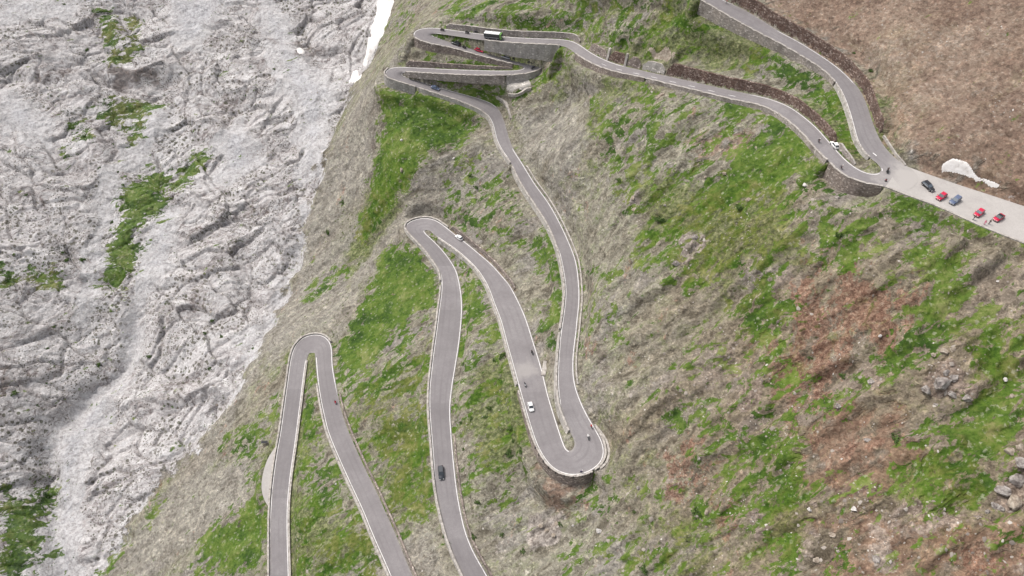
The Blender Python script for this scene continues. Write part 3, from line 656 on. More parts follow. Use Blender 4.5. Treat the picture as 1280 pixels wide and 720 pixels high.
    rfac = s.ss(A(rk_, A(M(SUB(n_mid, 0.5), 1.3), M(SUB(n_fine, 0.5), 0.5))), 0.42, 0.60)
    base = s.mix(rfac, base, rock)
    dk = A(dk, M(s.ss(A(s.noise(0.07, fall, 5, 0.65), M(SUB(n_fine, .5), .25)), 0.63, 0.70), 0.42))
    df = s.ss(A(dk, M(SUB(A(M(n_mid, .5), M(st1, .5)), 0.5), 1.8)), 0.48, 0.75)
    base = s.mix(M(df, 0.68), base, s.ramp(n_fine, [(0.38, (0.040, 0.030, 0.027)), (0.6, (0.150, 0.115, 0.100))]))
    # grass
    gsum = A(g, M(SUB(A(M(st1, 0.5), A(M(n_mid, 0.25), M(st2, 0.25))), 0.5), 3.4))
    gsum = A(gsum, A(M(SUB(n_fine, 0.5), 0.45), M(SUB(s.noise(0.26, s.mapped(R(-30), (0.45, 1, 1)), 5, 0.7, 0.8), 0.5), 2.2)))
    gf = s.ss(gsum, 0.46, 0.60)
    gt = A(M(n_mid, 0.45), A(M(s.noise(0.05, None, 3), 0.30), M(n_fine, 0.25)))
    grass = s.ramp(gt, [(0.41, (0.020, 0.052, 0.005)), (0.455, (0.042, 0.086, 0.009)), (0.50, (0.068, 0.120, 0.015)), (0.545, (0.100, 0.146, 0.026)), (0.61, (0.170, 0.190, 0.065))])
    oliv = s.ramp(gt, [(0.40, (0.028, 0.030, 0.008)), (0.46, (0.062, 0.066, 0.016)), (0.53, (0.110, 0.106, 0.030)), (0.62, (0.19, 0.17, 0.075))])
    grass = s.mix(s.ss(A(ol, M(SUB(n_mid, 0.5), 2.4)), 0.50, 0.95, 0.0, 0.6), grass, oliv)
    grass = s.mix(M(stone, 0.35), grass, (0.42, 0.40, 0.33))
    base = s.mix(M(gf, 0.93), base, grass)
    calm = s.math('SUBTRACT', 1.0, M(bf, 0.72))
    vh = s.math('SUBTRACT', 1.0, s.voro(1.3, None)); vh2 = s.math('SUBTRACT', 1.0, s.voro(0.45, None))
    hgt = M(A(A(M(cl2, 0.28), M(vh, 0.22)), M(M(vh2, s.ss(n_mid, .46, .62)), 0.9)), calm)
    b1 = s.bump(M(n_mid, calm), 2.2, 0.6)
    b2 = s.bump(hgt, 0.42, 0.8, b1)
    b3 = s.bump(M(M(A(lay, M(lay2, .5)), rfac), rough), 0.55, 0.7, b2)
    s.done(base, 0.95, b3, 0.1)
    return s.m
ground_material()

def masonry(name, c0, c1, c2, mortar, scale=1.5):
    s = NB(name)
    v = s.voro(scale, s.mapped(0, (1, 1, 1.5)), 'F1', 'Color'); sp = s.n('ShaderNodeSeparateColor'); s.l(v, sp.inputs[0])
    e = s.voro(scale, s.mapped(0, (1, 1, 1.5)), 'DISTANCE_TO_EDGE')
    st = s.noise(0.25, s.mapped(0, (1, 1, 0.4)), 4, 0.65)
    c = s.ramp(sp.outputs[0], [(0.0, c0), (0.5, c1), (0.9, c2), (1.0, tuple(min(1, x*1.6) for x in c2))])
    c = s.mix(s.ss(e, 0.10, 0.02), c, mortar)
    c = s.mix(1.0, c, s.ramp(st, [(0.3, (0.6, 0.58, 0.56)), (0.5, (1, 1, 1)), (0.7, (1.25, 1.22, 1.18))]), 'MULTIPLY')
    n = s.bump(e, 0.12, 0.8)
    return s.done(c, 0.92, n, 0.15)
masonry('brown_masonry', (0.15, 0.12, 0.105), (0.225, 0.185, 0.162), (0.32, 0.275, 0.245), (0.18, 0.155, 0.14))
masonry('redbrown_masonry', (0.085, 0.052, 0.042), (0.135, 0.090, 0.073), (0.23, 0.18, 0.155), (0.10, 0.075, 0.064))
masonry('stone_masonry', (0.20, 0.172, 0.155), (0.275, 0.245, 0.222), (0.35, 0.315, 0.29), (0.24, 0.215, 0.195))
masonry('grey_masonry', (0.26, 0.24, 0.23), (0.32, 0.30, 0.285), (0.37, 0.35, 0.33), (0.29, 0.27, 0.255), 1.1)
masonry('pale_masonry', (0.33, 0.31, 0.285), (0.40, 0.375, 0.345), (0.47, 0.44, 0.41), (0.33, 0.31, 0.285), 1.3)

JX = P(1149, 226, 146.2)
def asphalt(name, ca, cb, cc, lanes=False):
    s = NB(name); M, A = (lambda a, b: s.math('MULTIPLY', a, b)), (lambda a, b: s.math('ADD', a, b))
    n1 = s.noise(0.10, None, 5, 0.65); n2 = s.noise(0.9, None, 5, 0.75); n3 = s.noise(7.0, None, 2, 0.7)
    c = s.ramp(A(M(n1, 0.6), M(n2, 0.4)), [(0.36, ca), (0.5, cb), (0.64, cc)])
    c = s.mix(1.0, c, s.ramp(n3, [(0.3, (0.86, 0.86, 0.86)), (0.7, (1.12, 1.12, 1.12))]), 'MULTIPLY')
    ck = s.ss(s.math('ABSOLUTE', s.math('SUBTRACT', s.noise(0.35, None, 5, 0.75, 1.2), 0.5)), 0.0, 0.008, 1.0, 0.0)
    ck = M(ck, s.ss(n1, 0.48, 0.58))
    c = s.mix(M(ck, 0.45), c, tuple(x*0.45 for x in ca))
    if lanes:
        at = s.n('ShaderNodeAttribute', attribute_name='lane'); sp = s.n('ShaderNodeSeparateColor'); s.l(at.outputs['Color'], sp.inputs[0])
        # tyre tracks a little darker, crown and gutters dusty
        tr = s.math('COSINE', M(sp.outputs[0], 6.2832*4)); tr = s.ss(tr, 0.2, 1.0)
        alongv = s.n('ShaderNodeCombineXYZ'); s.l(sp.outputs[1], alongv.inputs[0]); s.l(M(sp.outputs[0], 0.03), alongv.inputs[1])
        al = s.noise(90.0, alongv.outputs[0], 3, 0.6)
        c = s.mix(M(tr, M(s.ss(al, 0.35, 0.65), 0.30)), c, tuple(x*0.72 for x in ca))
        edge = s.ss(s.math('ABSOLUTE', s.math('SUBTRACT', sp.outputs[0], 0.5)), 0.36, 0.50)
        c = s.mix(M(edge, s.ss(n2, 0.40, 0.62, 0.1, 0.6)), c, (0.32, 0.295, 0.27))
        # resurfaced lengths
        pt = s.n('ShaderNodeTexVoronoi', feature='F1', voronoi_dimensions='1D'); pt.inputs['Scale'].default_value = 60.0; s.l(sp.outputs[1], pt.inputs['W'])
        s2 = s.n('ShaderNodeSeparateColor'); s.l(pt.outputs['Color'], s2.inputs[0])
        c = s.mix(s.ss(s2.outputs[0], 0.0, 1.0, 0.0, 0.30), c, tuple(x*0.75 for x in ca))
        # dust carried on from the car park, and a pale scuff above the lower hairpin
        for cx, cy, r0, r1, f in ((JX[0], JX[1], 5.0, 14.0, 0.9), (P(655, 462, 215.8)[0], P(655, 462, 215.8)[1], 0.5, 6.0, 0.5)):
            d = s.n('ShaderNodeVectorMath', operation='DISTANCE'); q = s.n('ShaderNodeVectorMath', operation='MULTIPLY'); q.inputs[1].default_value = (1, 1, 0); s.l(s.pos(), q.inputs[0]); s.l(q.outputs[0], d.inputs[0]); d.inputs[1].default_value = (float(cx), float(cy), 0)
            dd = A(d.outputs['Value'], M(s.math('SUBTRACT', n1, 0.5), 22.0)); dd = A(dd, M(s.math('SUBTRACT', n2, 0.5), 8.0))
            c = s.mix(s.ss(dd, r0, r1, f, 0.0), c, (0.375, 0.350, 0.33))
    return s.done(c, 0.88, s.bump(n3, 0.02, 0.4), 0.2)
asphalt('asphalt', (0.186, 0.170, 0.172), (0.220, 0.203, 0.205), (0.258, 0.240, 0.240), lanes=True)
asphalt('gravel_paving', (0.34, 0.315, 0.30), (0.385, 0.36, 0.34), (0.43, 0.40, 0.38))
s = NB('road_paint'); n = s.noise(0.8, None, 4, 0.7); s.done(s.ramp(n, [(0.32, (0.42, 0.40, 0.39)), (0.45, (0.74, 0.72, 0.70)), (0.7, (0.82, 0.80, 0.78))]), 0.7)
s = NB('coping_stone'); n = s.noise(0.9, None, 4, 0.7); s.done(s.ramp(n, [(0.38, (0.24, 0.215, 0.195)), (0.48, (0.36, 0.33, 0.30)), (0.62, (0.45, 0.415, 0.38))]), 0.9, s.bump(n, 0.1, 0.6))
s = NB('snow'); n = s.noise(0.30, None, 6, 0.72); s.done(s.ramp(n, [(0.36, (0.54, 0.50, 0.465)), (0.45, (0.70, 0.665, 0.635)), (0.60, (0.80, 0.77, 0.745))]), 0.7, s.bump(n, 0.5, 0.6), 0.3)
s = NB('boulder_grey'); n = s.noise(1.1, None, 6, 0.75); s.done(s.ramp(n, [(0.36, (0.10, 0.082, 0.074)), (0.46, (0.225, 0.198, 0.182)), (0.54, (0.30, 0.272, 0.25)), (0.66, (0.39, 0.36, 0.335))]), 0.92, s.bump(n, 0.4, 0.9))
s = NB('boulder_tan'); n = s.noise(1.1, None, 6, 0.75); s.done(s.ramp(n, [(0.36, (0.16, 0.12, 0.09)), (0.48, (0.30, 0.25, 0.20)), (0.66, (0.42, 0.37, 0.31))]), 0.92, s.bump(n, 0.4, 0.9))
s = NB('boulder_white'); n = s.noise(1.1, None, 5, 0.7); s.done(s.ramp(n, [(0.34, (0.38, 0.35, 0.33)), (0.6, (0.60, 0.57, 0.54))]), 0.92, s.bump(n, 0.3, 0.8))
s = NB('loose_stone'); o = s.n('ShaderNodeNewGeometry').outputs['Random Per Island']; s.done(s.ramp(o, [(0.0, (0.13, 0.105, 0.09)), (0.4, (0.22, 0.19, 0.165)), (0.85, (0.32, 0.285, 0.25)), (1.0, (0.46, 0.43, 0.39))]), 0.95)
s = NB('shrub_leaf'); o = s.n('ShaderNodeNewGeometry').outputs['Random Per Island']; s.done(s.ramp(o, [(0.0, (0.030, 0.055, 0.014)), (0.5, (0.050, 0.090, 0.020)), (1.0, (0.090, 0.130, 0.035))]), 0.8)
s = NB('grass_blade'); o = s.n('ShaderNodeNewGeometry').outputs['Random Per Island']; s.done(s.ramp(o, [(0.0, (0.020, 0.046, 0.006)), (0.5, (0.045, 0.088, 0.010)), (0.85, (0.075, 0.118, 0.018)), (1.0, (0.14, 0.15, 0.05))]), 0.85)
def plain(name, c, rough=0.5, spec=0.5, metal=0.0, var=0.12):
    s = NB(name); n = s.noise(2.5, None, 3, 0.6)
    return s.done(s.ramp(n, [(0.3, tuple(x*(1-var) for x in c)), (0.7, tuple(min(1, x*(1+var)) for x in c))]), rough, None, spec, metal)
plain('paint_red', (0.48, 0.016, 0.055), 0.3); plain('paint_white', (0.72, 0.71, 0.70), 0.3); plain('paint_black', (0.022, 0.022, 0.026), 0.28)
plain('paint_slate_blue', (0.10, 0.125, 0.20), 0.28); plain('paint_charcoal', (0.030, 0.034, 0.042), 0.35); plain('paint_silver', (0.42, 0.42, 0.44), 0.3, 0.5, 0.3); plain('paint_green', (0.13, 0.30, 0.06), 0.35)
plain('car_glass', (0.035, 0.042, 0.05), 0.08, 0.8); plain('car_glass_pale', (0.10, 0.12, 0.145), 0.12, 0.8); plain('rubber', (0.02, 0.02, 0.02), 0.85, 0.2); plain('rim_metal', (0.40, 0.40, 0.42), 0.35, 0.5, 0.8)
plain('lamp_clear', (0.75, 0.75, 0.72), 0.15); plain('lamp_red', (0.45, 0.02, 0.02), 0.2); plain('dark_plastic', (0.03, 0.03, 0.032), 0.6); plain('engine_metal', (0.22, 0.22, 0.23), 0.4, 0.5, 0.7)
plain('skin', (0.50, 0.32, 0.24), 0.6, 0.3); plain('cloth_black', (0.030, 0.030, 0.035), 0.9, 0.1); plain('cloth_red', (0.48, 0.03, 0.04), 0.85, 0.1); plain('cloth_white', (0.66, 0.65, 0.63), 0.85, 0.1)
plain('cloth_pink', (0.65, 0.22, 0.30), 0.85, 0.1); plain('cloth_navy', (0.04, 0.055, 0.11), 0.85, 0.1); plain('cloth_grey', (0.16, 0.16, 0.17), 0.85, 0.1); plain('hair', (0.045, 0.03, 0.02), 0.7, 0.3); plain('wood', (0.16, 0.10, 0.06), 0.8)

# ------------------------------------------------------------------ object helpers
def tag(o, label=None, cat=None, group=None, kind=None):
    if label: o['label'] = label
    if cat: o['category'] = cat
    if group: o['group'] = group
    if kind: o['kind'] = kind
    return o
def mesh_obj(name, verts, faces, mat, parent=None, smooth=False, mats=None):
    me = bpy.data.meshes.new(name); me.from_pydata([tuple(map(float, v)) for v in verts], [], faces)
    for m in ([mat] if isinstance(mat, str) else mat): me.materials.append(MATS[m])
    if mats is not None: me.polygons.foreach_set('material_index', mats)
    if smooth: me.polygons.foreach_set('use_smooth', [True]*len(me.polygons))
    me.update()
    o = bpy.data.objects.new(name, me); col.objects.link(o)
    if parent: o.parent = parent
    return o
def empty(name, loc, label, cat, group=None):
    o = bpy.data.objects.new(name, None); col.objects.link(o); o.location = loc; o.empty_display_size = 0.5
    return tag(o, label, cat, group)
def fix_normals(o):
    bm = bmesh.new(); bm.from_mesh(o.data); bmesh.ops.recalc_face_normals(bm, faces=bm.faces); bm.to_mesh(o.data); bm.free(); return o

# ------------------------------------------------------------------ terrain mesh
ny, nx = GX.shape
V = np.stack([GX, GY, HZ], -1).reshape(-1, 3)
idx = np.arange(ny*nx).reshape(ny, nx)
F = np.stack([idx[:-1, :-1], idx[:-1, 1:], idx[1:, 1:], idx[1:, :-1]], -1).reshape(-1, 4)
me = bpy.data.meshes.new('mountain_slope')
me.vertices.add(len(V)); me.vertices.foreach_set('co', V.ravel().astype(np.float32))
me.loops.add(F.size); me.loops.foreach_set('vertex_index', F.ravel().astype(np.int32))
me.polygons.add(len(F)); me.polygons.foreach_set('loop_start', np.arange(0, F.size, 4, dtype=np.int32))
me.polygons.foreach_set('use_smooth', np.ones(len(F), bool))
me.update(calc_edges=True)
vg = sstep(-0.1, 1.1, fbm(GX/55, GY/55, 3, 81)*1.0 + 0.8*sstep(-0.9, 0.6, m_olive))
def put(name, a, b, c):
    at = me.color_attributes.new(name, 'FLOAT_COLOR', 'POINT')
    arr = np.stack([a*.5+.5, b*.5+.5, c*.5+.5, np.ones_like(a)], -1).reshape(-1).astype(np.float32)
    at.data.foreach_set('color', arr)
put('cover_a', m_grass, m_rock, m_brown); put('cover_b', m_red, m_bare, vg*2-1); put('cover_c', m_out, np.maximum(m_dark, -1), m_olive); put('cover_d', CRACK*2-1, smth*2-1, np.clip(sstep(5, 80, GX)*sstep(205, 120, GY)+0.5*fbm(FA/40, FB/14, 3, 151), 0, 1)*2-1)
me.materials.append(MATS['mountain_ground'])
terrain = bpy.data.objects.new('mountain_slope', me); col.objects.link(terrain); terrain['kind'] = 'structure'

# ------------------------------------------------------------------ paving and markings
def ribbon(name, A, B, mat, dz=0.0, n=12):
    vs, fs = [], []
    for a, b in zip(A, B):
        for k in range(n+1):
            t = k/n; p = a*(1-t)+b*t; vs.append((p[0], p[1], p[2]+dz))
    for i in range(len(A)-1):
        for k in range(n):
            q = i*(n+1)+k; fs.append((q, q+1, q+n+2, q+n+1))
    o = mesh_obj(name, vs, fs, mat); o['kind'] = 'structure'
    la = o.data.color_attributes.new('lane', 'FLOAT_COLOR', 'POINT')
    la.data.foreach_set('color', np.array([(k/n, i/len(A), 0, 1) for i in range(len(A)) for k in range(n+1)], np.float32).ravel())
    bm = bmesh.new(); bm.from_mesh(o.data)
    bmesh.ops.recalc_face_normals(bm, faces=bm.faces)
    if sum(f.normal.z for f in bm.faces) < 0:
        bmesh.ops.reverse_faces(bm, faces=bm.faces)
    bm.to_mesh(o.data); bm.free()
    return o
def outward(T, O):
    tg = np.gradient(T[:, :2], axis=0); tg = gsm(tg, 1.5)
    tg /= np.linalg.norm(tg, axis=1)[:, None]+1e-9
    nn = np.stack([-tg[:, 1], tg[:, 0]], 1)
    cr = (T-O)[:, :2]; cr = cr/(np.linalg.norm(cr, axis=1)[:, None]+1e-9)
    d = (nn*cr).sum(1)
    nn = nn*np.where(d < 0, -1, 1)[:, None]
    out = np.where((np.abs(d) < 0.55)[:, None], cr, nn)
    out = gsm(out, 1.5); return out/(np.linalg.norm(out, axis=1)[:, None]+1e-9)
# paving reaches 0.35 m past the painted line on each side
OL, OR = outward(EL, ER), outward(ER, EL)
def push(T, N, d, dz=0.0):
    q = T.copy(); q[:, :2] += N*d; q[:, 2] += dz; return q
ribbon('road', push(EL, OL, 0.22), push(ER, OR, 0.22), 'asphalt')
ribbon('car_park', PL, PR, 'gravel_paving', -0.03)
ribbon('lay_by', LL, LR, 'gravel_paving', -0.03)
def line_strip(T, N, i, j, a=-0.30, b=-0.10, dz=0.006):
    A = push(T, N, a, dz)[i:j]; B = push(T, N, b, dz)[i:j]; return A, B
mv, mf = [], []
def add_strip(A, B):
    k = len(mv)
    for a, b in zip(A, B): mv.append(tuple(a)); mv.append(tuple(b))
    for i in range(len(A)-1):
        mf.append((k+2*i, k+2*i+1, k+2*i+3, k+2*i+2))
gi = near('R', (1098, 231)); gj = near('R', (1103, 181))
add_strip(*line_strip(EL, OL, 0, NR)); add_strip(*line_strip(ER, OR, 0, gi)); add_strip(*line_strip(ER, OR, gj, NR))
# broken centre line on the bus road
i0, i1 = near('L', (760, 76)), near('L', (930, 117))
Mc = EL*0.42+ER*0.58; Nc = OL
k = i0
while k < i1-4:
    A = push(Mc, Nc, -0.08, 0.008)[k:k+4]; B = push(Mc, Nc, 0.08, 0.008)[k:k+4]; add_strip(A, B); k += 9
o = mesh_obj('road_marking', mv, mf, 'road_paint'); o['kind'] = 'structure'
# painted nose of the traffic island at the junction
q = [road_hit(p) for p in ((1083, 194), (1091.5, 191), (1096, 194.5), (1088.5, 199))]
o = mesh_obj('island_marking', [(p.x, p.y, p.z+0.03) for p in q], [(0, 1, 2, 3)], 'road_paint'); o['kind'] = 'structure'
# dark repair across the lower left road
ia = near('L', (340, 617))
o = ribbon('asphalt_patch', EL[ia:ia+3]*0.97+ER[ia:ia+3]*0.03, EL[ia:ia+3]*0.1+ER[ia:ia+3]*0.9, 'asphalt', 0.010)

# ------------------------------------------------------------------ walls
used_lab = set()
def sweep(name, T, N, prof_fn, mat, parent):
    vs, fs = [], []; n = len(T); m = len(prof_fn(0))
    for i in range(n):
        for (e, z) in prof_fn(i): vs.append((T[i, 0]+N[i, 0]*e, T[i, 1]+N[i, 1]*e, T[i, 2]+z))
    for i in range(n-1):
        for k in range(m):
            a = i*m+k; b = i*m+(k+1) % m; fs.append((a, b, b+m, a+m))
    fs.append(tuple(range(m))[::-1]); fs.append(tuple((n-1)*m+k for k in range(m)))
    return fix_normals(mesh_obj(name, vs, fs, mat, parent))
for wi, (lab, tr, i, j, H, kind, mt) in enumerate(WINFO):
    T = (EL if tr == 'L' else ER)[i:j+1]; N = (OL if tr == 'L' else OR)[i:j+1]
    c = T[len(T)//2]
    rt = empty('retaining_wall' if kind != 'parapet' else 'parapet_wall', (float(c[0]), float(c[1]), float(c[2])), lab, 'wall', 'stone walls holding the hairpin road')
    TT = T - c
    jag = 0.22*perlin(np.arange(len(T))/3.1, np.zeros(len(T))+wi*5.7, 3)
    if kind == 'up':
        f = lambda q: [(0.62, -0.4), (0.62+0.16*H[q], H[q]+jag[q]), (1.15+0.16*H[q], H[q]+jag[q]+0.05), (1.6+0.16*H[q], -0.4)]
        g = lambda q: [(0.60+0.16*H[q], H[q]+jag[q]-0.02), (0.60+0.16*H[q], H[q]+jag[q]+0.14), (1.12+0.16*H[q], H[q]+jag[q]+0.16), (1.12+0.16*H[q], H[q]+jag[q]-0.02)]
        sweep('masonry', TT, N, f, mt+'_masonry', rt)
        if mt in ('pale', 'stone'): sweep('coping', TT, N, g, 'coping_stone', rt)
    else:
        hp = 0.55 if kind == 'down' else 0.65
        jag = jag*1.3 - 0.75*(np.arange(len(T)) % 6 == 3)
        f = lambda q: [(0.24, -0.3), (0.26, hp-0.1+0.3*jag[q]), (0.84, hp-0.1+0.3*jag[q]), (1.15+0.08*H[q], -H[q]-0.7), (0.30, -H[q]-0.7)]
        g = lambda q: [(0.22, hp-0.09+0.3*jag[q]), (0.22, hp+0.05+0.3*jag[q]), (0.88, hp+0.05+0.3*jag[q]), (0.88, hp-0.09+0.3*jag[q])]
        sweep('masonry', TT, N, f, mt+'_masonry', rt)
        sweep('coping', TT, N, g, 'coping_stone', rt)
# low kerb of the car park
Nk = outward(PR, PL); c = PR[len(PR)//2]
kb = empty('kerb_wall', tuple(map(float, c)), 'long low pale kerb along the downhill edge of the car park', 'wall', 'stone walls holding the hairpin road')
sweep('kerb', PR-c, Nk, lambda q: [(0.02, -0.5), (0.02, 0.28), (0.55, 0.28), (0.6, -0.9)], 'coping_stone', kb)
# pale barrier on the uphill side of the junction
bp = cast([(1104,171),(1108,177),(1114,186),(1120,195),(1127,203),(1131,208)], HZ)
bp = catmull(bp, 4); tg = np.gradient(bp[:, :2], axis=0); tg /= np.linalg.norm(tg, axis=1)[:, None]
o = sweep('barrier_wall', bp, np.stack([-tg[:, 1], tg[:, 0]], 1), lambda q: [(-0.3, -0.6), (-0.25, 0.75), (0.25, 0.75), (0.3, -0.6)], 'coping_stone', None)
tag(o, 'short white barrier wall standing at the uphill corner of the junction', 'wall', 'stone walls holding the hairpin road')
# buttresses beside the red wall bay
for px, lab in (((758, 76), 'pale buttress on the left of the dark red wall bay'), ((780.5, 83.3), 'pale buttress on the right of the dark red wall bay')):
    i = near('L', px); p = EL[i]; nn = OL[i]; t_ = np.array([-nn[1], nn[0]])
    vs = []
    for z, e0, e1, hw_ in ((-0.3, 0.35, 1.9, 0.55), (4.9, 1.15, 2.1, 0.45)):
        for (e, s_) in ((e0, -1), (e0, 1), (e1, 1), (e1, -1)):
            q2 = p[:2]+nn*e+t_*s_*hw_; vs.append((q2[0], q2[1], p[2]+z))
    o = mesh_obj('buttress', vs, [(0,1,2,3),(4,5,6,7),(0,1,5,4),(1,2,6,5),(2,3,7,6),(3,0,4,7)], 'pale_masonry'); fix_normals(o)
    tag(o, lab, 'buttress')

# ------------------------------------------------------------------ draped slabs (snow, concrete)
def draped(name, poly, mat, thick, label, cat, kind=None, step=0.4, wob=1.0):
    w_ = cast(poly, HZ)[:, :2]; n = len(w_)
    x0, y0 = w_.min(0)-1; x1, y1 = w_.max(0)+1
    ax, ay = np.arange(x0, x1, step), np.arange(y0, y1, step)
    X, Y = np.meshgrid(ax, ay)
    Xw = X + wob*fbm(X/4, Y/4, 3, 91); Yw = Y + wob*fbm(X/4+50, Y/4, 3, 92)
    d = np.full(X.shape, 1e9); ins = np.zeros(X.shape, bool)
    for k in range(n):
        a, b = w_[k], w_[(k+1) % n]; e = b-a
        t = np.clip(((Xw-a[0])*e[0]+(Yw-a[1])*e[1])/(e@e+1e-9), 0, 1)
        d = np.minimum(d, np.hypot(Xw-a[0]-t*e[0], Yw-a[1]-t*e[1]))
        c = ((a[1] > Yw) != (b[1] > Yw))
        ins ^= c & (Xw < (b[0]-a[0])*(Yw-a[1])/(b[1]-a[1]+1e-12)+a[0])
    sd_ = np.where(ins, d, -d)
    z = gz(X, Y)
    # thickness grows from the rim inwards; below ground outside the outline
    zt = z + np.clip(sd_*1.1, -1.0, 1e9)
    zt = np.minimum(zt, z + thick)
    if thick > 0.3:
        zs = zt.copy()
        for _ in range(6): zs[1:-1, 1:-1] = (zs[:-2, 1:-1]+zs[2:, 1:-1]+zs[1:-1, :-2]+zs[1:-1, 2:])/4
        zt = np.where(sd_ > 0.5, np.maximum(zs, z+0.45), zt)
    keep = sd_ > -1.1
    ny_, nx_ = X.shape; vid = -np.ones(X.shape, int); vs = []
    for a_ in range(ny_):
        for b_ in range(nx_):
            if keep[a_, b_]: vid[a_, b_] = len(vs); vs.append((X[a_, b_], Y[a_, b_], zt[a_, b_]))
    fs = []
    for a_ in range(ny_-1):
        for b_ in range(nx_-1):
            q = (vid[a_, b_], vid[a_, b_+1], vid[a_+1, b_+1], vid[a_+1, b_])
            if min(q) >= 0: fs.append(q)
    c = np.mean(np.array(vs), 0)
    o = mesh_obj(name, [tuple(np.array(v)-c) for v in vs], fs, mat, None, True); o.location = tuple(map(float, c))
    if kind: o['kind'] = kind
    else: tag(o, label, cat)
    return o
draped('snow_patch', [(478,-20),(495,-20),(492,4),(488,18),(483,30),(479,44),(470,60),(462,72),(456,82),(454,80),(458,64),(463,48),(464,34),(470,18),(471,4)], 'snow', 1.6, 'long tongue of old snow lying in the gully at the top', 'snow', step=0.7)
draped('snow_patch', [(441,90),(446,88),(452,93),(450,99),(441,104),(436,104),(438,97)], 'snow', 0.8, 'tiny remnant of old snow just below the long snow tongue', 'snow', wob=0.5)
draped('snow_patch', [(1178,204),(1186,200),(1204,200),(1212,206),(1220,218),(1228,224),(1244,225),(1252,231),(1246,233),(1228,228),(1216,224),(1198,218),(1178,212)], 'snow', 0.22, 'white snow patch lying on the brown slope above the car park', 'snow', wob=0.5)
draped('snow_patch', [(371,61),(377,60),(381,65),(378,68),(372,66)], 'snow', 0.6, 'single small white snow spot on the pale rock left of the gully', 'snow', wob=0.3, step=0.5)
draped('concrete_apron', [(634,101),(661,99),(664,107),(652,113),(640,116),(633,112)], 'pale_masonry', 0.15, 'grey concrete apron on the slope below the eastern stacked hairpin', 'concrete slab', wob=0.2)
draped('rubble_heap', [(803,70),(814,61),(836,60),(844,68),(840,76),(822,74)], 'boulder_tan', 0.10, 'fan of pale rubble above the patched section of the long wall', 'rubble', wob=1.0)
# pale chute beside the bend below the stacked hairpins
def rail(px, name, wd, ht, mat, lab, cat):
    bp = catmull(cast(px, HZ), 4); tg = np.gradient(bp[:, :2], axis=0); tg /= np.linalg.norm(tg, axis=1)[:, None]
    o = sweep(name, bp, np.stack([-tg[:, 1], tg[:, 0]], 1), lambda q: [(-wd/2, -0.8), (-wd/2, ht), (wd/2, ht), (wd/2, -0.8)], mat, None)
    return tag(o, lab, cat)
rail([(621,121),(630,126),(636,136),(639,148)], 'drainage_chute', 1.3, 0.35, 'coping_stone', 'curved white concrete channel beside the bend below the stacked hairpins', 'channel')
rail([(636,118),(644,119),(652,116),(658,112),(664,111)], 'footing_wall', 0.9, 0.7, 'coping_stone', 'short white footing wall at the base of the concrete apron', 'wall')
rail([(745,534),(751,541),(758,552),(761,566),(758,578),(750,586)], 'parapet_wall', 0.7, 0.5, 'coping_stone', 'outer pale parapet bulging past the right side of the lower middle hairpin', 'wall')
rail([(820,124),(826,119),(830,118)], 'stone_slab', 1.0, 0.4, 'boulder_tan', 'long pale stone slab lying in the grass below the long dark wall', 'rock')
rail([(679,470),(681,458),(682,452)], 'stone_slab', 1.6, 0.5, 'coping_stone', 'pale flat slab wall end between the legs of the lower middle hairpin', 'rock')

# ------------------------------------------------------------------ rocks
def rock_mesh(seed, sub, jag=0.35, flat=0.75):
    bm = bmesh.new(); bmesh.ops.create_icosphere(bm, subdivisions=sub, radius=1.0)
    r_ = random.Random(seed)
    planes = [(Vector((r_.gauss(0, 1), r_.gauss(0, 1), r_.gauss(0, 0.8))).normalized(), r_.uniform(0.52, 0.9)) for _ in range(14)]
    for v in bm.verts:
        for nn_, d_ in planes:
            k_ = v.co.dot(nn_)
            if k_ > d_: v.co -= nn_*(k_-d_)
        v.co += Vector((r_.uniform(-1, 1), r_.uniform(-1, 1), r_.uniform(-1, 1)))*0.05 + v.co*0.10*math.sin(v.co.x*7+seed)*math.cos(v.co.y*6+v.co.z*5)
        v.co.z *= flat
    me = bpy.data.meshes.new('boulder'); bm.to_mesh(me); bm.free(); return me
RM = {}
for mt in ('boulder_grey', 'boulder_tan', 'boulder_white'):
    RM[mt] = [rock_mesh(hash_ + 3, 3) for hash_ in range(5)]
    for m_ in RM[mt]: m_.materials.append(MATS[mt])
def boulder(px, size, mt, lab, k=0, sq=1.0, grp='boulders lying on the slopes'):
    p = cast([px], HZ)[0]
    o = bpy.data.objects.new('boulder', RM[mt][k % 5]); col.objects.link(o)
    o.location = (float(p[0]), float(p[1]), float(p[2])+0.15*size); o.scale = (size, size*sq, size*0.8)
    o.rotation_euler = (random.uniform(-.4, .4), random.uniform(-.4, .4), random.uniform(0, 6.28))
    return tag(o, lab, 'boulder', grp)
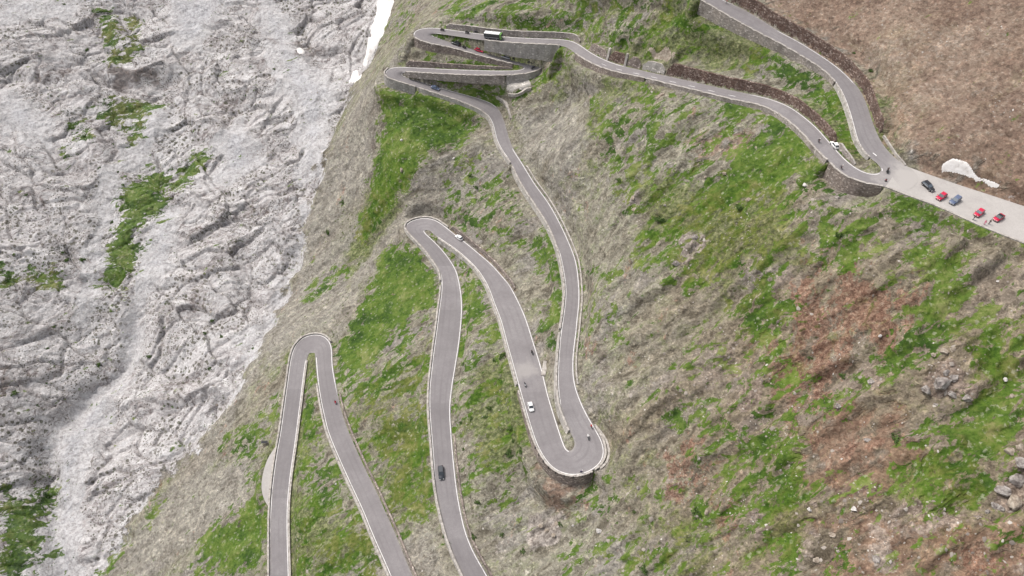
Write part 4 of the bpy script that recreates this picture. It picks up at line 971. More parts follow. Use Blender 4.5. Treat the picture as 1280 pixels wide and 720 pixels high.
BL = [
 ((1176,480),4.6,'boulder_grey','biggest grey boulder of the outcrop right of the red scree'),
 ((1158,488),3.2,'boulder_grey','cracked grey boulder on the left flank of the big outcrop'),
 ((1192,472),2.6,'boulder_grey','grey boulder at the upper right corner of the big outcrop'),
 ((1183,466),2.0,'boulder_grey','small grey block on top of the big outcrop'),
 ((1190,494),2.4,'boulder_grey','low grey block at the foot of the big outcrop'),
 ((1208,498),2.3,'boulder_grey','separate grey boulder just right of the big outcrop'),
 ((1170,506),1.3,'boulder_grey','small boulder directly below the big outcrop'),
 ((1180,440),2.2,'boulder_tan','weathered rock rib in the grass above the big outcrop'),
 ((1191,437),1.6,'boulder_tan','small rock at the right end of the grassy rock rib'),
 ((1167,444),1.6,'boulder_tan','small rock at the left end of the grassy rock rib'),
 ((1268,630),3.6,'boulder_tan','square pale tan block in the rocks at the lower right edge'),
 ((1252,614),3.4,'boulder_grey','large sloping grey slab in the rocks at the lower right edge'),
 ((1243,632),2.0,'boulder_grey','round grey boulder left of the square tan block'),
 ((1252,636),1.9,'boulder_grey','upright grey boulder touching the square tan block'),
 ((1234,640),1.5,'boulder_grey','lowest dark grey boulder of the lower right rocks'),
 ((1270,600),3.6,'boulder_grey','grey crag at the right edge above the sloping slab'),
 ((1276,580),3.4,'boulder_grey','jagged dark grey crag at the far right edge'),
 ((1262,565),2.4,'boulder_tan','pale rounded rock topping the lower right rocks'),
 ((1276,560),2.4,'boulder_tan','pale rock at the right edge topping the lower right rocks'),
 ((1222,648),1.0,'boulder_tan','small pale stone left of the lower right rocks'),
 ((1096,700),2.6,'boulder_grey','dark grey boulder near the bottom right of centre'),
 ((1084,551),2.0,'boulder_grey','grey boulder alone on bare ground below the red scree'),
 ((1068,637),1.6,'boulder_white','pale boulder on the brown ground low on the right'),
 ((1012,637),1.2,'boulder_white','white stone at the left end of the low brown bank'),
 ((883,641),1.5,'boulder_tan','pale pointed stone beside a dark green tuft at the bottom'),
 ((749,664),2.0,'boulder_white','white boulder beside the mossy hump below the hairpin'),
 ((684,664),1.8,'boulder_tan','left rock of the outcrop below the hairpin'),
 ((692,670),1.6,'boulder_tan','lowest rock of the outcrop below the hairpin'),
 ((676,658),1.7,'boulder_tan','upper left rock of the outcrop below the hairpin'),
 ((696,655),1.6,'boulder_tan','right rock of the outcrop below the hairpin'),
 ((716,657),0.9,'boulder_white','small white stone halfway between the outcrop and the mossy hump'),
 ((791,248),1.8,'boulder_tan','upper tan rock of the pair on the middle slope'),
 ((793,262),2.0,'boulder_tan','lower tan rock of the pair on the middle slope'),
 ((831,257),1.3,'boulder_grey','dark brown rock right of the tan pair on the middle slope'),
 ((869,298),2.6,'boulder_grey','grey rock knob on the green middle slope'),
 ((845,330),2.6,'boulder_grey','dark crag on the slope below the grey rock knob'),
 ((824,304),1.2,'boulder_tan','small pale stone left of the grey rock knob'),
 ((905,217),1.6,'boulder_tan','pale rock on the grass below the middle road'),
 ((882,222),1.4,'boulder_tan','yellowish rock left of the pale rock on the grass'),
 ((935,250),1.8,'boulder_tan','reddish rock among grass below the middle road'),
 ((1006,232),1.5,'boulder_white','flat white rock left of the junction wall'),
 ((1046,247),1.5,'boulder_grey','grey rock below the junction wall'),
 ((1048,508),1.8,'boulder_grey','grey rock at the lower tip of the red scree'),
 ((1088,478),2.2,'boulder_grey','grey rock on the lower right rim of the red scree'),
 ((1100,420),1.1,'boulder_white','single white stone on the right side of the red scree'),
 ((1265,496),1.6,'boulder_tan','reddish block in the green slope near the right edge'),
 ((1256,475),1.4,'boulder_white','upright white stone in the green slope near the right edge'),
 ((1020,700),1.8,'boulder_tan','pale slab low on the brown slope right of the bottom centre'),
 ((1040,670),2.0,'boulder_tan','broad tan rock on the brown bank at the bottom'),
 ((502,175),1.3,'boulder_white','pale stone in the green field left of the descending road'),
 ((502,213),2.2,'boulder_tan','bleached rock in the middle of the dark green field'),
 ((181,267),1.1,'boulder_white','larger white stone on the bright green patch in the pale rocks'),
 ((163,274),1.0,'boulder_white','smaller white stone on the bright green patch in the pale rocks'),
 ((155,288),0.8,'boulder_white','lowest white stone on the bright green patch in the pale rocks'),
 ((454,387),1.0,'boulder_white','white stone in the grass right of the lower left hairpin'),
 ((420,605),0.9,'boulder_white','white stone beside the road inside the lower left hairpin'),
 ((567,198),1.2,'boulder_white','white stone on the slope left of the descending road'),
 ((874,573),1.0,'boulder_grey','small grey stone on the pinkish scree right of the hairpin'),
 ((798,610),1.4,'boulder_grey','grey rock below the pinkish scree'),
 ((940,520),1.4,'boulder_tan','tan stone left of the lower red scree'),
 ((376,162),1.2,'boulder_white','white stone at the foot of the pale cliffs'),
 ((1247,352),0.9,'boulder_white','small white stone on the bare ground near the right edge'),
]
for k, (px, sz, mt, lab) in enumerate(BL): boulder(px, sz*0.62, mt, lab, k, random.uniform(0.7, 1.0))

# ------------------------------------------------------------------ loose stones and grass tufts: beyond counting
def visible_mask(X, Y, Z):
    q = to_px(np.stack([X, Y, Z], -1)); return (q[..., 0] > -60) & (q[..., 0] < 1340) & (q[..., 1] > -50) & (q[..., 1] < 780)
def scatter(name, n, wfun, size, mat, shape):
    cx = rng.uniform(-300, 190, n*8); cy = rng.uniform(45, 405, n*8)
    z = gz(cx, cy); ok = visible_mask(cx, cy, z)
    far = bil(np.where(WS > 0, EM, 99.0), cx, cy); ok &= (far > 1.0) & (bil(inside.astype(float), cx, cy) < 0.01) & (bil(rim.astype(float), cx, cy) < 0.01)
    wgt = wfun(cx, cy)
    dist2 = (cx**2+cy**2+(z-CAMZ)**2)/250.0**2
    ok &= rng.uniform(0, 1, n*8) < wgt/np.clip(dist2, 0.5, 3)
    cx, cy, z = cx[ok][:n], cy[ok][:n], z[ok][:n]; m = len(cx)
    if shape == 'stone':
        base_v = np.array([(1,0,0),(0.2,0.9,0),(-0.9,0.3,0),(-0.3,-0.9,0),(0.1,0.1,0.8),(0.7,-0.6,0.3)]); base_f = [(0,1,4),(1,2,4),(2,3,4),(3,5,4),(5,0,4)]
    else:
        base_v = np.array([(-.5,-.2,-.1),(.5,.1,-.1),(0.1,0.5,.32),(-.1,.5,-.1),(.2,-.5,-.1),(-.5,.1,.25),(.45,.4,-.1),(-.4,-.45,-.1),(.5,-.3,.28)]); base_f = [(0,1,2),(3,4,5),(6,7,8)]
    nb = len(base_v); sz = size*np.clip(rng.lognormal(0, 0.45, m), .35, 1.9); an = rng.uniform(0, 6.28, m)
    c_, s_ = np.cos(an)[:, None], np.sin(an)[:, None]
    jx = base_v[None, :, 0]*rng.uniform(.6, 1.3, (m, 1)); jy = base_v[None, :, 1]*rng.uniform(.6, 1.3, (m, 1))
    vx = cx[:, None]+(jx*c_-jy*s_)*sz[:, None]; vy = cy[:, None]+(jx*s_+jy*c_)*sz[:, None]
    gg = gz(vx, vy)*0.6 + z[:, None]*0.4
    vz = gg - 0.05 + base_v[None, :, 2]*sz[:, None]*rng.uniform(.6, 1.1, (m, 1))
    VV = np.stack([vx, vy, vz], -1).reshape(-1, 3)
    FF = (np.array(base_f)[None]+(np.arange(m)*nb)[:, None, None]).reshape(-1, 3)
    me = bpy.data.meshes.new(name); me.vertices.add(len(VV)); me.vertices.foreach_set('co', VV.ravel().astype(np.float32))
    me.loops.add(FF.size); me.loops.foreach_set('vertex_index', FF.ravel().astype(np.int32)); me.polygons.add(len(FF)); me.polygons.foreach_set('loop_start', np.arange(0, FF.size, 3, dtype=np.int32)); me.update(calc_edges=True)
    me.materials.append(MATS[mat]); o = bpy.data.objects.new(name, me); col.objects.link(o); o['kind'] = 'stuff'; return o
def w_stone(x, y):
    n_ = fbm(x/14, y/14, 3, 101); return np.clip(-0.05+1.6*n_+0.5*sstep(-.6,.3,bil(m_out, x, y)), 0.01, 1)*(1-0.7*sstep(0, .5, bil(m_grass, x, y)))
def w_grass(x, y):
    return sstep(-0.15, 0.5, bil(m_grass, x, y) + 1.2*fbm(x/9, y/9, 3, 103))
st = scatter('scattered_stones', 15000, w_stone, 0.20, 'loose_stone', 'stone'); tag(st, 'loose grey and tan stones scattered all over the slopes', 'stones')
cu = scatter('cushion_plants', 4500, lambda x, y: sstep(.1, .5, bil(m_rock, x, y))*sstep(0.0, 0.35, fbm(x/22, y/22, 3, 131)+0.4*fbm(x/5, y/5, 2, 133)), 0.62, 'shrub_leaf', 'tuft'); tag(cu, 'dark cushions of dwarf plants dotting the pale rock face', 'plants')
fr = scatter('rock_fragments', 3600, lambda x, y: 0.02+sstep(-.5,.5,bil(m_out, x, y)+0.8*fbm(x/9, y/9, 3, 141)), 0.40, 'loose_stone', 'stone'); tag(fr, 'broken rock fragments below the outcrops', 'stones')
gr = scatter('grass', 15000, w_grass, 0.38, 'grass_blade', 'tuft'); tag(gr, 'tufts of green alpine grass on the slopes', 'grass')

# ------------------------------------------------------------------ shrubs
def shrub_meshes():
    out = []
    for k in range(4):
        r_ = random.Random(50+k); vs, fs = [], []
        for _ in range(230):
            d = Vector((r_.gauss(0, 1), r_.gauss(0, 1), abs(r_.gauss(0, .8)))).normalized()*r_.uniform(.45, 1)
            d.z *= .7; d.x += 0.25*math.sin(d.y*5+k)
            a = Vector((r_.gauss(0, 1), r_.gauss(0, 1), r_.gauss(0, 1))).normalized()*0.17; b = a.cross(d+Vector((.01, .02, .03))).normalized()*0.12
            q = len(vs); vs += [d-a, d+b, d+a, d-b]; fs.append((q, q+1, q+2, q+3))
        me = bpy.data.meshes.new('shrub'); me.from_pydata([tuple(v) for v in vs], [], fs); me.materials.append(MATS['shrub_leaf']); out.append(me)
    return out
SM = shrub_meshes()
SH = [
 ((596,234),1.6,'upright dark green bush on the slope between the central hairpin and descending road'),((589,219),1.6,'low dark bush above the upright bush left of the descending road'),
 ((580,455),1.1,'small round bush touching the right edge of the lower central road'),((628,445),1.8,'wide bush left of the wide middle road'),((618,450),1.3,'smaller bush left of the wide bush by the middle road'),
 ((612,510),1.4,'dark bush in the middle of the strip between the two central roads'),((608,521),1.2,'dark bush just below the central strip bush'),((577,528),1.1,'dark bush near the right edge of the lower central road'),
 ((590,524),1.2,'flat bush between two dark bushes of the central strip'),((640,535),1.9,'large dark bush beside the hairpin brown wall'),((652,563),1.6,'bush below the large bush by the hairpin wall'),((637,568),1.6,'bush on the scree left of the hairpin wall'),((642,551),1.0,'small bush between the large bush and its lower neighbour'),
 ((775,225),1.6,'single round bush on the middle slope'),((826,274),2.2,'dark teal bush on the middle slope below a small rock'),((925,259),1.8,'dark teal bush among grass below the middle road'),
 ((1090,88),1.3,'lone green tuft on the brown slope above the top right road'),((1068,66),0.9,'tiny green tuft on the brown slope beside the dark wall'),
 ((122,455),1.9,'green bush on the pale rocks near the grey stream bed'),((17,491),1.6,'dark olive bush low on the pale rocks at the left edge'),((103,324),1.9,'bright green bush on the pale rocks left of the grass patch'),((83,325),1.5,'olive bush left of the bright green bush on the pale rocks'),((78,315),1.3,'small dark bush above the olive bush on the pale rocks'),
 ((140,277),1.4,'olive bush on the left rim of the tall grass patch'),((124,210),1.3,'dark round bush on the pale rocks above the grass patch'),((153,231),1.3,'dark bush at the upper left rim of the tall grass patch'),((147,215),1.0,'small bush between the round bush and the grass patch'),
 ((33,243),1.2,'dark oval bush alone on layered pale rock'),((105,170),1.9,'olive bush on the pale rocks below the left cliff'),((89,160),1.4,'small olive bush above the olive bush below the left cliff'),((80,5),1.2,'dark bush on the cliff at the upper left'),((108,62),1.6,'dark olive bush on the cliff face at the upper left'),
 ((205,409),1.3,'dark bush on the pale rocks in the lower left centre'),((277,421),1.4,'olive bush on pale rocks right of the dark streaks'),((265,400),1.4,'dark bush in the row of dark streaks on pale rock'),((257,416),1.3,'dark bush at the left end of the row of streaks'),((186,445),1.4,'brownish bush on pale rock in the lower left centre'),((262,460),1.6,'dark elongated bush on pale rock near the scree border'),
 ((67,408),1.1,'small dark bush on the pale rock left of the stream bed'),((59,435),1.1,'dark bush below the small bush left of the stream bed'),
 ((343,86),1.1,'tiny green bush on the pale rock face near the top'),((343,156),1.6,'green bush on the pale rocks below the gully'),((410,290),1.8,'green tuft on the scree in the gully side'),((429,252),1.8,'green elongated tuft on the gully scree'),
 ((806,712),1.8,'dark bush at the bottom edge right of the centre'),((872,640),2.2,'dark green bush beside the pale pointed stone'),((1013,447),1.0,'small bush on the left of the red scree'),((1122,548),1.9,'dark green bush below the red scree on brown ground'),((1050,293),1.8,'dark green bush on the slope below the junction'),
 ((1055,470),1.4,'bush on the lower rim of the red scree'),((794,640),1.0,'small olive bush on the grey slope right of the hairpin'),((654,690),1.2,'small bush at the bottom left of the outcrop below the hairpin'),((700,655),1.2,'small bush on the outcrop below the hairpin'),
 ((562,678),1.0,'small tuft beside the long lower central road at the bottom'),((592,671),1.2,'olive tuft on the bare ground right of the lower central road'),((597,627),1.3,'olive tuft on the slope right of the dark car'),((580,561),0.9,'tiny tuft on the slope just right of the dark car'),((637,563),1.2,'green tuft at the edge of the scree by the hairpin wall'),
 ((628,668),1.2,'yellow green tuft at the bottom between the road and the outcrop'),((556,668),1.2,'tuft on the gravel left of the lower central road'),
]
for k, (px, sz, lab) in enumerate(SH):
    p = cast([px], HZ)[0]; o = bpy.data.objects.new('shrub', SM[k % 4]); col.objects.link(o)
    o.location = (float(p[0]), float(p[1]), float(p[2])-0.1*sz); o.scale = (sz, sz*random.uniform(.65, .95), sz*0.6); o.rotation_euler = (0, 0, random.uniform(0, 6.28))
    tag(o, lab, 'shrub', 'dark shrubs dotted over the slopes')

# ------------------------------------------------------------------ vehicles
def loft(name, rings, mat, parent, smooth=False, cap=True):
    vs = [p for r_ in rings for p in r_]; m = len(rings[0]); fs = []
    for i in range(len(rings)-1):
        for k in range(m):
            a = i*m+k; b = i*m+(k+1) % m; fs.append((a, b, b+m, a+m))
    if cap: fs.append(tuple(range(m))[::-1]); fs.append(tuple((len(rings)-1)*m+k for k in range(m)))
    return fix_normals(mesh_obj(name, vs, fs, mat, parent, smooth))
def boxm(name, c, s_, mat, parent):
    x, y, z = s_[0]/2, s_[1]/2, s_[2]/2
    rings = [[(c[0]+X, c[1]+a, c[2]+b) for a, b in ((-y, -z), (y, -z), (y, z), (-y, z))] for X in (-x, x)]
    return loft(name, rings, mat, parent)
def disc(name, c, r_, w_, mat, parent, n=16):
    rings = []
    for yy, rr in ((-w_/2, r_*.9), (-w_/2*.7, r_), (w_/2*.7, r_), (w_/2, r_*.9)):
        rings.append([(c[0]+rr*math.cos(2*math.pi*k/n), c[1]+yy, c[2]+rr*math.sin(2*math.pi*k/n)) for k in range(n)])
    return loft(name, rings, mat, parent)
def orient(o, p, q):
    """stand o at p, facing the point q, pitched along the slope of the road"""
    d = q-p; o.location = p
    o.rotation_euler = (0, -math.atan2(d.z, math.hypot(d.x, d.y)), math.atan2(d.y, d.x))
def make_car(px, ahead, L, W, H, paint, label, style='hatch', name='parked_car', group=None, top=None, glass='car_glass'):
    p, q = road_hit(px), road_hit(ahead)
    root = empty(name, (0, 0, 0), label, 'car', group)
    hl = L/2; w_ = W/2; gc = 0.20; belt = H*0.60; hood = H*0.50
    prof = [(-hl, .70, .36, belt*.80), (-hl+.10, .90, .26, belt*.97), (-hl*.72, 1.0, gc, belt), (-hl*.2, 1.0, gc, belt), (hl*.28, 1.0, gc, belt*.99), (hl*.45, .99, gc, hood*1.06), (hl*.78, .96, gc, hood*.98), (hl-.12, .86, .26, hood*.86), (hl, .66, .36, hood*.68)]
    if style == 'suv': prof = [(a, b, c_+.05, d_*1.04) for a, b, c_, d_ in prof]
    rings = []
    for x, ww, zb, zt in prof:
        y = w_*ww
        rings.append([(x, -y*.86, zb), (x, y*.86, zb), (x, y, zb+.18), (x, y*1.0, zt-.16), (x, y*.90, zt), (x, -y*.90, zt), (x, -y, zt-.16), (x, -y, zb+.18)])
    body = loft('body', rings, paint, root, True)
    xr0, xr1, xf1, xf0 = {'hatch': (-hl*.90, -hl*.62, hl*.10, hl*.44), 'sedan': (-hl*.70, -hl*.36, hl*.08, hl*.42), 'suv': (-hl*.93, -hl*.78, hl*.14, hl*.42), 'wagon': (-hl*.93, -hl*.78, hl*.08, hl*.42)}[style]
    b_ = belt*.985
    def gr_(x, z, yw): return [(x, -yw, z), (x, yw, z)]
    yb, yt = w_*.90, w_*.72
    zt = H-.05
    vs = [(xr0, -yb, b_), (xr0, yb, b_), (xf0, yb*.97, b_), (xf0, -yb*.97, b_), (xr1, -yt, zt), (xr1, yt, zt), (xf1, yt, zt), (xf1, -yt, zt)]
    fix_normals(mesh_obj('windows', vs, [(0,1,2,3),(4,5,6,7),(0,1,5,4),(1,2,6,5),(2,3,7,6),(3,0,4,7)], glass, root))
    roof = loft('roof', [[(xr1-.10, -yt*1.02, zt-.05), (xr1-.10, yt*1.02, zt-.05), (xr1-.06, yt*.98, zt+.01), (xr1-.06, -yt*.98, zt+.01)],
      [(xr1+.25, -yt*1.05, zt-.05), (xr1+.25, yt*1.05, zt-.05), (xr1+.25, yt*.98, H), (xr1+.25, -yt*.98, H)],
      [(xf1-.2, -yt*1.05, zt-.05), (xf1-.2, yt*1.05, zt-.05), (xf1-.2, yt*.98, H), (xf1-.2, -yt*.98, H)],
      [(xf1+.05, -yt*1.02, zt-.06), (xf1+.05, yt*1.02, zt-.06), (xf1, yt*.98, zt+.01), (xf1, -yt*.98, zt+.01)]], top or paint, root)
    for (ax_, bx_) in ((xr1, xr0), (xf1, xf0)):           # corner pillars
        for s_ in (-1, 1):
            d = .05
            loft('pillar', [[(bx_-d, s_*(yb-.03), b_-.02), (bx_+d, s_*(yb-.03), b_-.02), (bx_+d, s_*(yb+.015), b_-.02), (bx_-d, s_*(yb+.015), b_-.02)],
                            [(ax_-d, s_*(yt-.03), zt), (ax_+d, s_*(yt-.03), zt), (ax_+d, s_*(yt+.02), zt), (ax_-d, s_*(yt+.02), zt)]], top or paint, root)
    for s_ in (-1, 1):
        boxm('headlight', (hl-.10, s_*w_*.62, hood*.78), (.16, .30, .13), 'lamp_clear', root)
        boxm('taillight', (-hl+.07, s_*w_*.66, belt*.78), (.12, .26, .16), 'lamp_red', root)
        boxm('mirror', (xf0-.12, s_*(w_+.07), belt+.04), (.14, .18, .12), paint, root)
    for x in (-hl*.62, hl*.63):
        for s_ in (-1, 1):
            wh = disc('wheel', (x, s_*(w_-.10), .33), .33, .24, 'rubber', root); disc('rim', (x, s_*(w_-.02), .33), .21, .12, 'rim_metal', wh, 10)
    boxm('number_plate', (hl+.005, 0, .46), (.03, .5, .11), 'lamp_clear', root)
    orient(root, p, q); return root
PK_G = 'cars in the car park'; RG = 'cars driving on the hairpin road'
make_car((1159.5,234.5), (1168,242), 4.5, 1.85, 1.5, 'paint_black', 'black car first in the row at the junction end of the car park', 'wagon', group=PK_G, glass='car_glass_pale')
make_car((1176,247), (1167,253), 4.1, 1.8, 1.45, 'paint_red', 'red hatchback parked between the black car and the blue grey car', 'hatch', group=PK_G)
make_car((1193,252), (1184,258.5), 4.5, 1.85, 1.55, 'paint_slate_blue', 'blue grey car parked right of the first red hatchback', 'wagon', group=PK_G, glass='car_glass_pale')
make_car((1223,267.5), (1215,274), 4.0, 1.75, 1.45, 'paint_red', 'all red compact car parked beside two standing people', 'hatch', group=PK_G, glass='car_glass_pale')
make_car((1247.5,273.5), (1239,279), 4.1, 1.75, 1.42, 'paint_red', 'red cabriolet with black soft top, last in the parked row', 'sedan', group=PK_G, top='cloth_black')
make_car((551.5,591.5), (553,606), 5.0, 1.95, 1.7, 'paint_charcoal', 'dark grey estate car driving down the long lower central road', 'wagon', 'driving_car', RG)
make_car((663.5,509.5), (667,522), 3.9, 1.8, 1.5, 'paint_white', 'small white car on the wide road above the lower middle hairpin', 'hatch', 'driving_car', RG)
make_car((574,298), (567,292.5), 4.1, 1.8, 1.5, 'paint_white', 'white car climbing round just right of the central hairpin', 'hatch', 'driving_car', RG)
make_car((1043,183), (1036,174), 4.2, 1.8, 1.5, 'paint_white', 'white car on the middle road close to the junction', 'hatch', 'driving_car', RG)
make_car((599,64), (608,67), 4.3, 1.8, 1.5, 'paint_red', 'bright red car between the stacked hairpins below the bus', 'hatch', 'driving_car', RG)
make_car((570,55.5), (562,52.5), 4.7, 1.9, 1.6, 'paint_black', 'black estate car entering the upper stacked hairpin', 'wagon', 'driving_car', RG)
make_car((632,72.5), (624,70), 4.2, 1.8, 1.45, 'paint_silver', 'silver car just before the eastern stacked hairpin', 'hatch', 'driving_car', RG)
make_car((544,111), (552,114), 4.3, 1.8, 1.42, 'paint_slate_blue', 'blue grey car leaving the left stacked hairpin downhill', 'sedan', 'driving_car', RG, glass='car_glass_pale')
# bus
def make_bus():
    p, q = road_hit((617, 48)), road_hit((628, 49.2))
    root = empty('coach_bus', (0, 0, 0), 'white roofed coach with dark windows and green front on the top road', 'bus')
    L, W, H = 8.2, 2.35, 2.8; hl, w_ = L/2, W/2
    def ring(x, y, z0, z1): return [(x, -y, z0), (x, y, z0), (x, y, z1-.15), (x, y*.9, z1), (x, -y*.9, z1), (x, -y, z1-.15)]
    loft('body', [ring(-hl, w_*.95, .5, H-.25), ring(-hl+.2, w_, .38, H-.08), ring(hl-.65, w_, .38, H-.08)], 'paint_charcoal', root)
    loft('front', [ring(hl-.65, w_*1.005, .38, H-.07), ring(hl-.2, w_, .38, H-.1), ring(hl, w_*.93, .5, H-.3)], 'paint_green', root)
    loft('roof', [ring(-hl+.1, w_*.96, H-.14, H-.02), ring(hl-.9, w_*.96, H-.14, H)], 'paint_white', root)
    boxm('roof_unit', (-1.2, 0, H+.08), (2.2, 1.3, .22), 'paint_white', root)
    for s_ in (-1, 1):
        for k in range(5): boxm('window', (-hl+1.0+k*1.4, s_*(w_+.005), 2.05), (1.28, .04, .95), 'car_glass', root)
        boxm('headlight', (hl-.03, s_*.85, .85), (.1, .35, .22), 'lamp_clear', root); boxm('side_stripe', (-.6, s_*(w_+.004), .9), (7.0, .03, .25), 'paint_silver', root)
    boxm('windscreen', (hl-.06, 0, 1.9), (.16, 2.05, 1.25), 'car_glass', root)
    for x in (-hl+2.0, hl-2.2):
        for s_ in (-1, 1):
            wh = disc('wheel', (x, s_*(w_-.12), .48), .48, .3, 'rubber', root); disc('rim', (x, s_*(w_-.02), .48), .28, .14, 'rim_metal', wh, 10)
    orient(root, p, q)
make_bus()

# ------------------------------------------------------------------ people
def skinned(name, joints, edges, rad, mat, parent, sub=1, root='pelvis'):
    names = list(joints); bm = bmesh.new(); sk = bm.verts.layers.skin.verify(); vm = {n_: bm.verts.new(joints[n_]) for n_ in names}
    for a, b in edges: bm.edges.new((vm[a], vm[b]))
    for n_ in names:
        vm[n_][sk].radius = (rad[n_], rad[n_])
        vm[n_][sk].use_root = (n_ == (root if root in names else names[0]))
    me = bpy.data.meshes.new(name); bm.to_mesh(me); bm.free(); me.materials.append(MATS[mat])
    o = bpy.data.objects.new(name, me); col.objects.link(o); o.parent = parent
    m1 = o.modifiers.new('skin', 'SKIN'); m1.use_smooth_shade = True
    m2 = o.modifiers.new('sub', 'SUBSURF'); m2.levels = sub; m2.render_levels = sub
    return o
def make_person(p, yaw, label, pose, jacket, trousers, hat, group=None):
    """x is forward, z up, feet at z=0 (standing) or on the bike (riding)"""
    root = empty('person', p, label, 'person', group); root.rotation_euler = (0, 0, yaw)
    J = {}
    if pose == 'stand':
        J = dict(pelvis=(0, 0, .95), belly=(0, 0, 1.12), chest=(.0, 0, 1.34), neck=(0, 0, 1.50), jaw=(.02, 0, 1.58), skull=(.0, 0, 1.69))
        for s_, t in ((-1, 'r'), (1, 'l')):
            J.update({'hip'+t: (0, s_*.10, .90), 'knee'+t: (.03, s_*.11, .50), 'ankle'+t: (0, s_*.11, .09), 'toe'+t: (.15, s_*.12, .04),
              'sh'+t: (0, s_*.19, 1.42), 'el'+t: (-.02, s_*.25, 1.14), 'wr'+t: (.07, s_*.25, .90), 'pm'+t: (.09, s_*.25, .82)})
    elif pose == 'walk':
        J = dict(pelvis=(0, 0, .94), belly=(.01, 0, 1.11), chest=(.03, 0, 1.33), neck=(.04, 0, 1.49), jaw=(.07, 0, 1.57), skull=(.05, 0, 1.68))
        for s_, t in ((-1, 'r'), (1, 'l')):
            J.update({'hip'+t: (0, s_*.10, .90), 'knee'+t: (.12*s_+.05, s_*.11, .50), 'ankle'+t: (.22*s_-.04, s_*.11, .10), 'toe'+t: (.22*s_+.11, s_*.12, .04),
              'sh'+t: (.02, s_*.19, 1.41), 'el'+t: (-.12*s_, s_*.25, 1.14), 'wr'+t: (-.20*s_+.08, s_*.24, .93), 'pm'+t: (-.22*s_+.10, s_*.24, .86)})
    else:
        lean = {'ride': .28, 'cycle': .46}[pose]; sh = .86 if pose == 'ride' else 1.0
        J = dict(pelvis=(-.22, 0, sh), belly=(-.22+lean*.35, 0, sh+.18), chest=(-.22+lean*.85, 0, sh+.40), neck=(-.2+lean*1.1, 0, sh+.53), jaw=(-.13+lean*1.15, 0, sh+.59), skull=(-.14+lean*1.12, 0, sh+.69))
        for s_, t in ((-1, 'r'), (1, 'l')):
            ky = .24 if pose == 'ride' else .13
            J.update({'hip'+t: (-.20, s_*.11, sh-.03), 'knee'+t: (.20, s_*ky, sh-.20+(.08*s_ if pose == 'cycle' else 0)), 'ankle'+t: (-.02 if pose == 'ride' else .08, s_*(ky-.02), .36+(.10*s_ if pose == 'cycle' else 0)), 'toe'+t: (.16, s_*(ky-.01), .32+(.10*s_ if pose == 'cycle' else 0)),
              'sh'+t: (-.22+lean*.95, s_*.19, sh+.46), 'el'+t: (.22, s_*.31, sh+.24), 'wr'+t: (.45, s_*.30, sh+.14), 'pm'+t: (.52, s_*.29, sh+.12)})
    for t, s_ in (('r', -1), ('l', 1)):           # five fingers, curled down from the palm
        x, y, z = J['pm'+t]
        for f in range(4): J['f%d%s' % (f, t)] = (x+.045-.02*f+(.03 if pose in ('ride', 'cycle') else 0), y-.02*s_*0+(.012*(f-1.5)), z-.07+.006*abs(f-1))
        J['th'+t] = (x+.04, y-s_*.03, z-.01)
    core = [('pelvis', 'belly'), ('belly', 'chest'), ('chest', 'neck'), ('neck', 'jaw'), ('jaw', 'skull')]
    E = list(core)
    for t in 'rl': E += [('pelvis', 'hip'+t), ('hip'+t, 'knee'+t), ('knee'+t, 'ankle'+t), ('ankle'+t, 'toe'+t), ('chest', 'sh'+t), ('sh'+t, 'el'+t), ('el'+t, 'wr'+t), ('wr'+t, 'pm'+t)] + [('pm'+t, 'f%d%s' % (f, t)) for f in range(4)] + [('pm'+t, 'th'+t)]
    rad = dict(pelvis=.13, belly=.125, chest=.15, neck=.058, jaw=.085, skull=.098)
    for t in 'rl':
        rad.update({'hip'+t: .09, 'knee'+t: .062, 'ankle'+t: .042, 'toe'+t: .035, 'sh'+t: .062, 'el'+t: .042, 'wr'+t: .030, 'pm'+t: .032, 'th'+t: .010})
        for f in range(4): rad['f%d%s' % (f, t)] = .009
    skinned('body', J, E, rad, 'skin', root)
    def subset(keys, grow, nm, mt, rt):
        k = set(keys); skinned(nm, {a: J[a] for a in J if a in k}, [e for e in E if e[0] in k and e[1] in k], {a: rad[a]+grow for a in k}, mt, root, 1, rt)
    subset(['pelvis', 'belly', 'chest', 'shr', 'shl', 'elr', 'ell', 'wrr', 'wrl'], .022, 'jacket', jacket, 'pelvis')
    subset(['pelvis', 'hipr', 'hipl', 'kneer', 'kneel', 'ankler', 'anklel'], .018, 'trousers', trousers, 'pelvis')
    for t in 'rl':
        a, b = J['ankle'+t], J['toe'+t]; boxm('shoe', ((a[0]+b[0])/2, a[1], b[2]+.01), (.27, .10, .10), 'dark_plastic', root)
    sx, sy, sz = J['skull']
    bm = bmesh.new(); bmesh.ops.create_icosphere(bm, subdivisions=2, radius=.135 if pose in ('ride', 'cycle') else .118)
    for v in bm.verts:
        v.co.x *= 1.1
        if v.co.z < -.02 and v.co.x > .02: v.co *= .75
    me = bpy.data.meshes.new('helmet'); bm.to_mesh(me); bm.free(); me.materials.append(MATS[hat])
    h = bpy.data.objects.new('helmet' if pose in ('ride', 'cycle') else 'hair', me); col.objects.link(h); h.parent = root; h.location = (sx-.012, 0, sz+.03)
    for s_ in (-1, 1): boxm('eye', (sx+.100, s_*.034, sz-.012), (.012, .02, .012), 'dark_plastic', root)
    boxm('nose', (sx+.112, 0, sz-.045), (.03, .022, .04), 'skin', root)
    return root
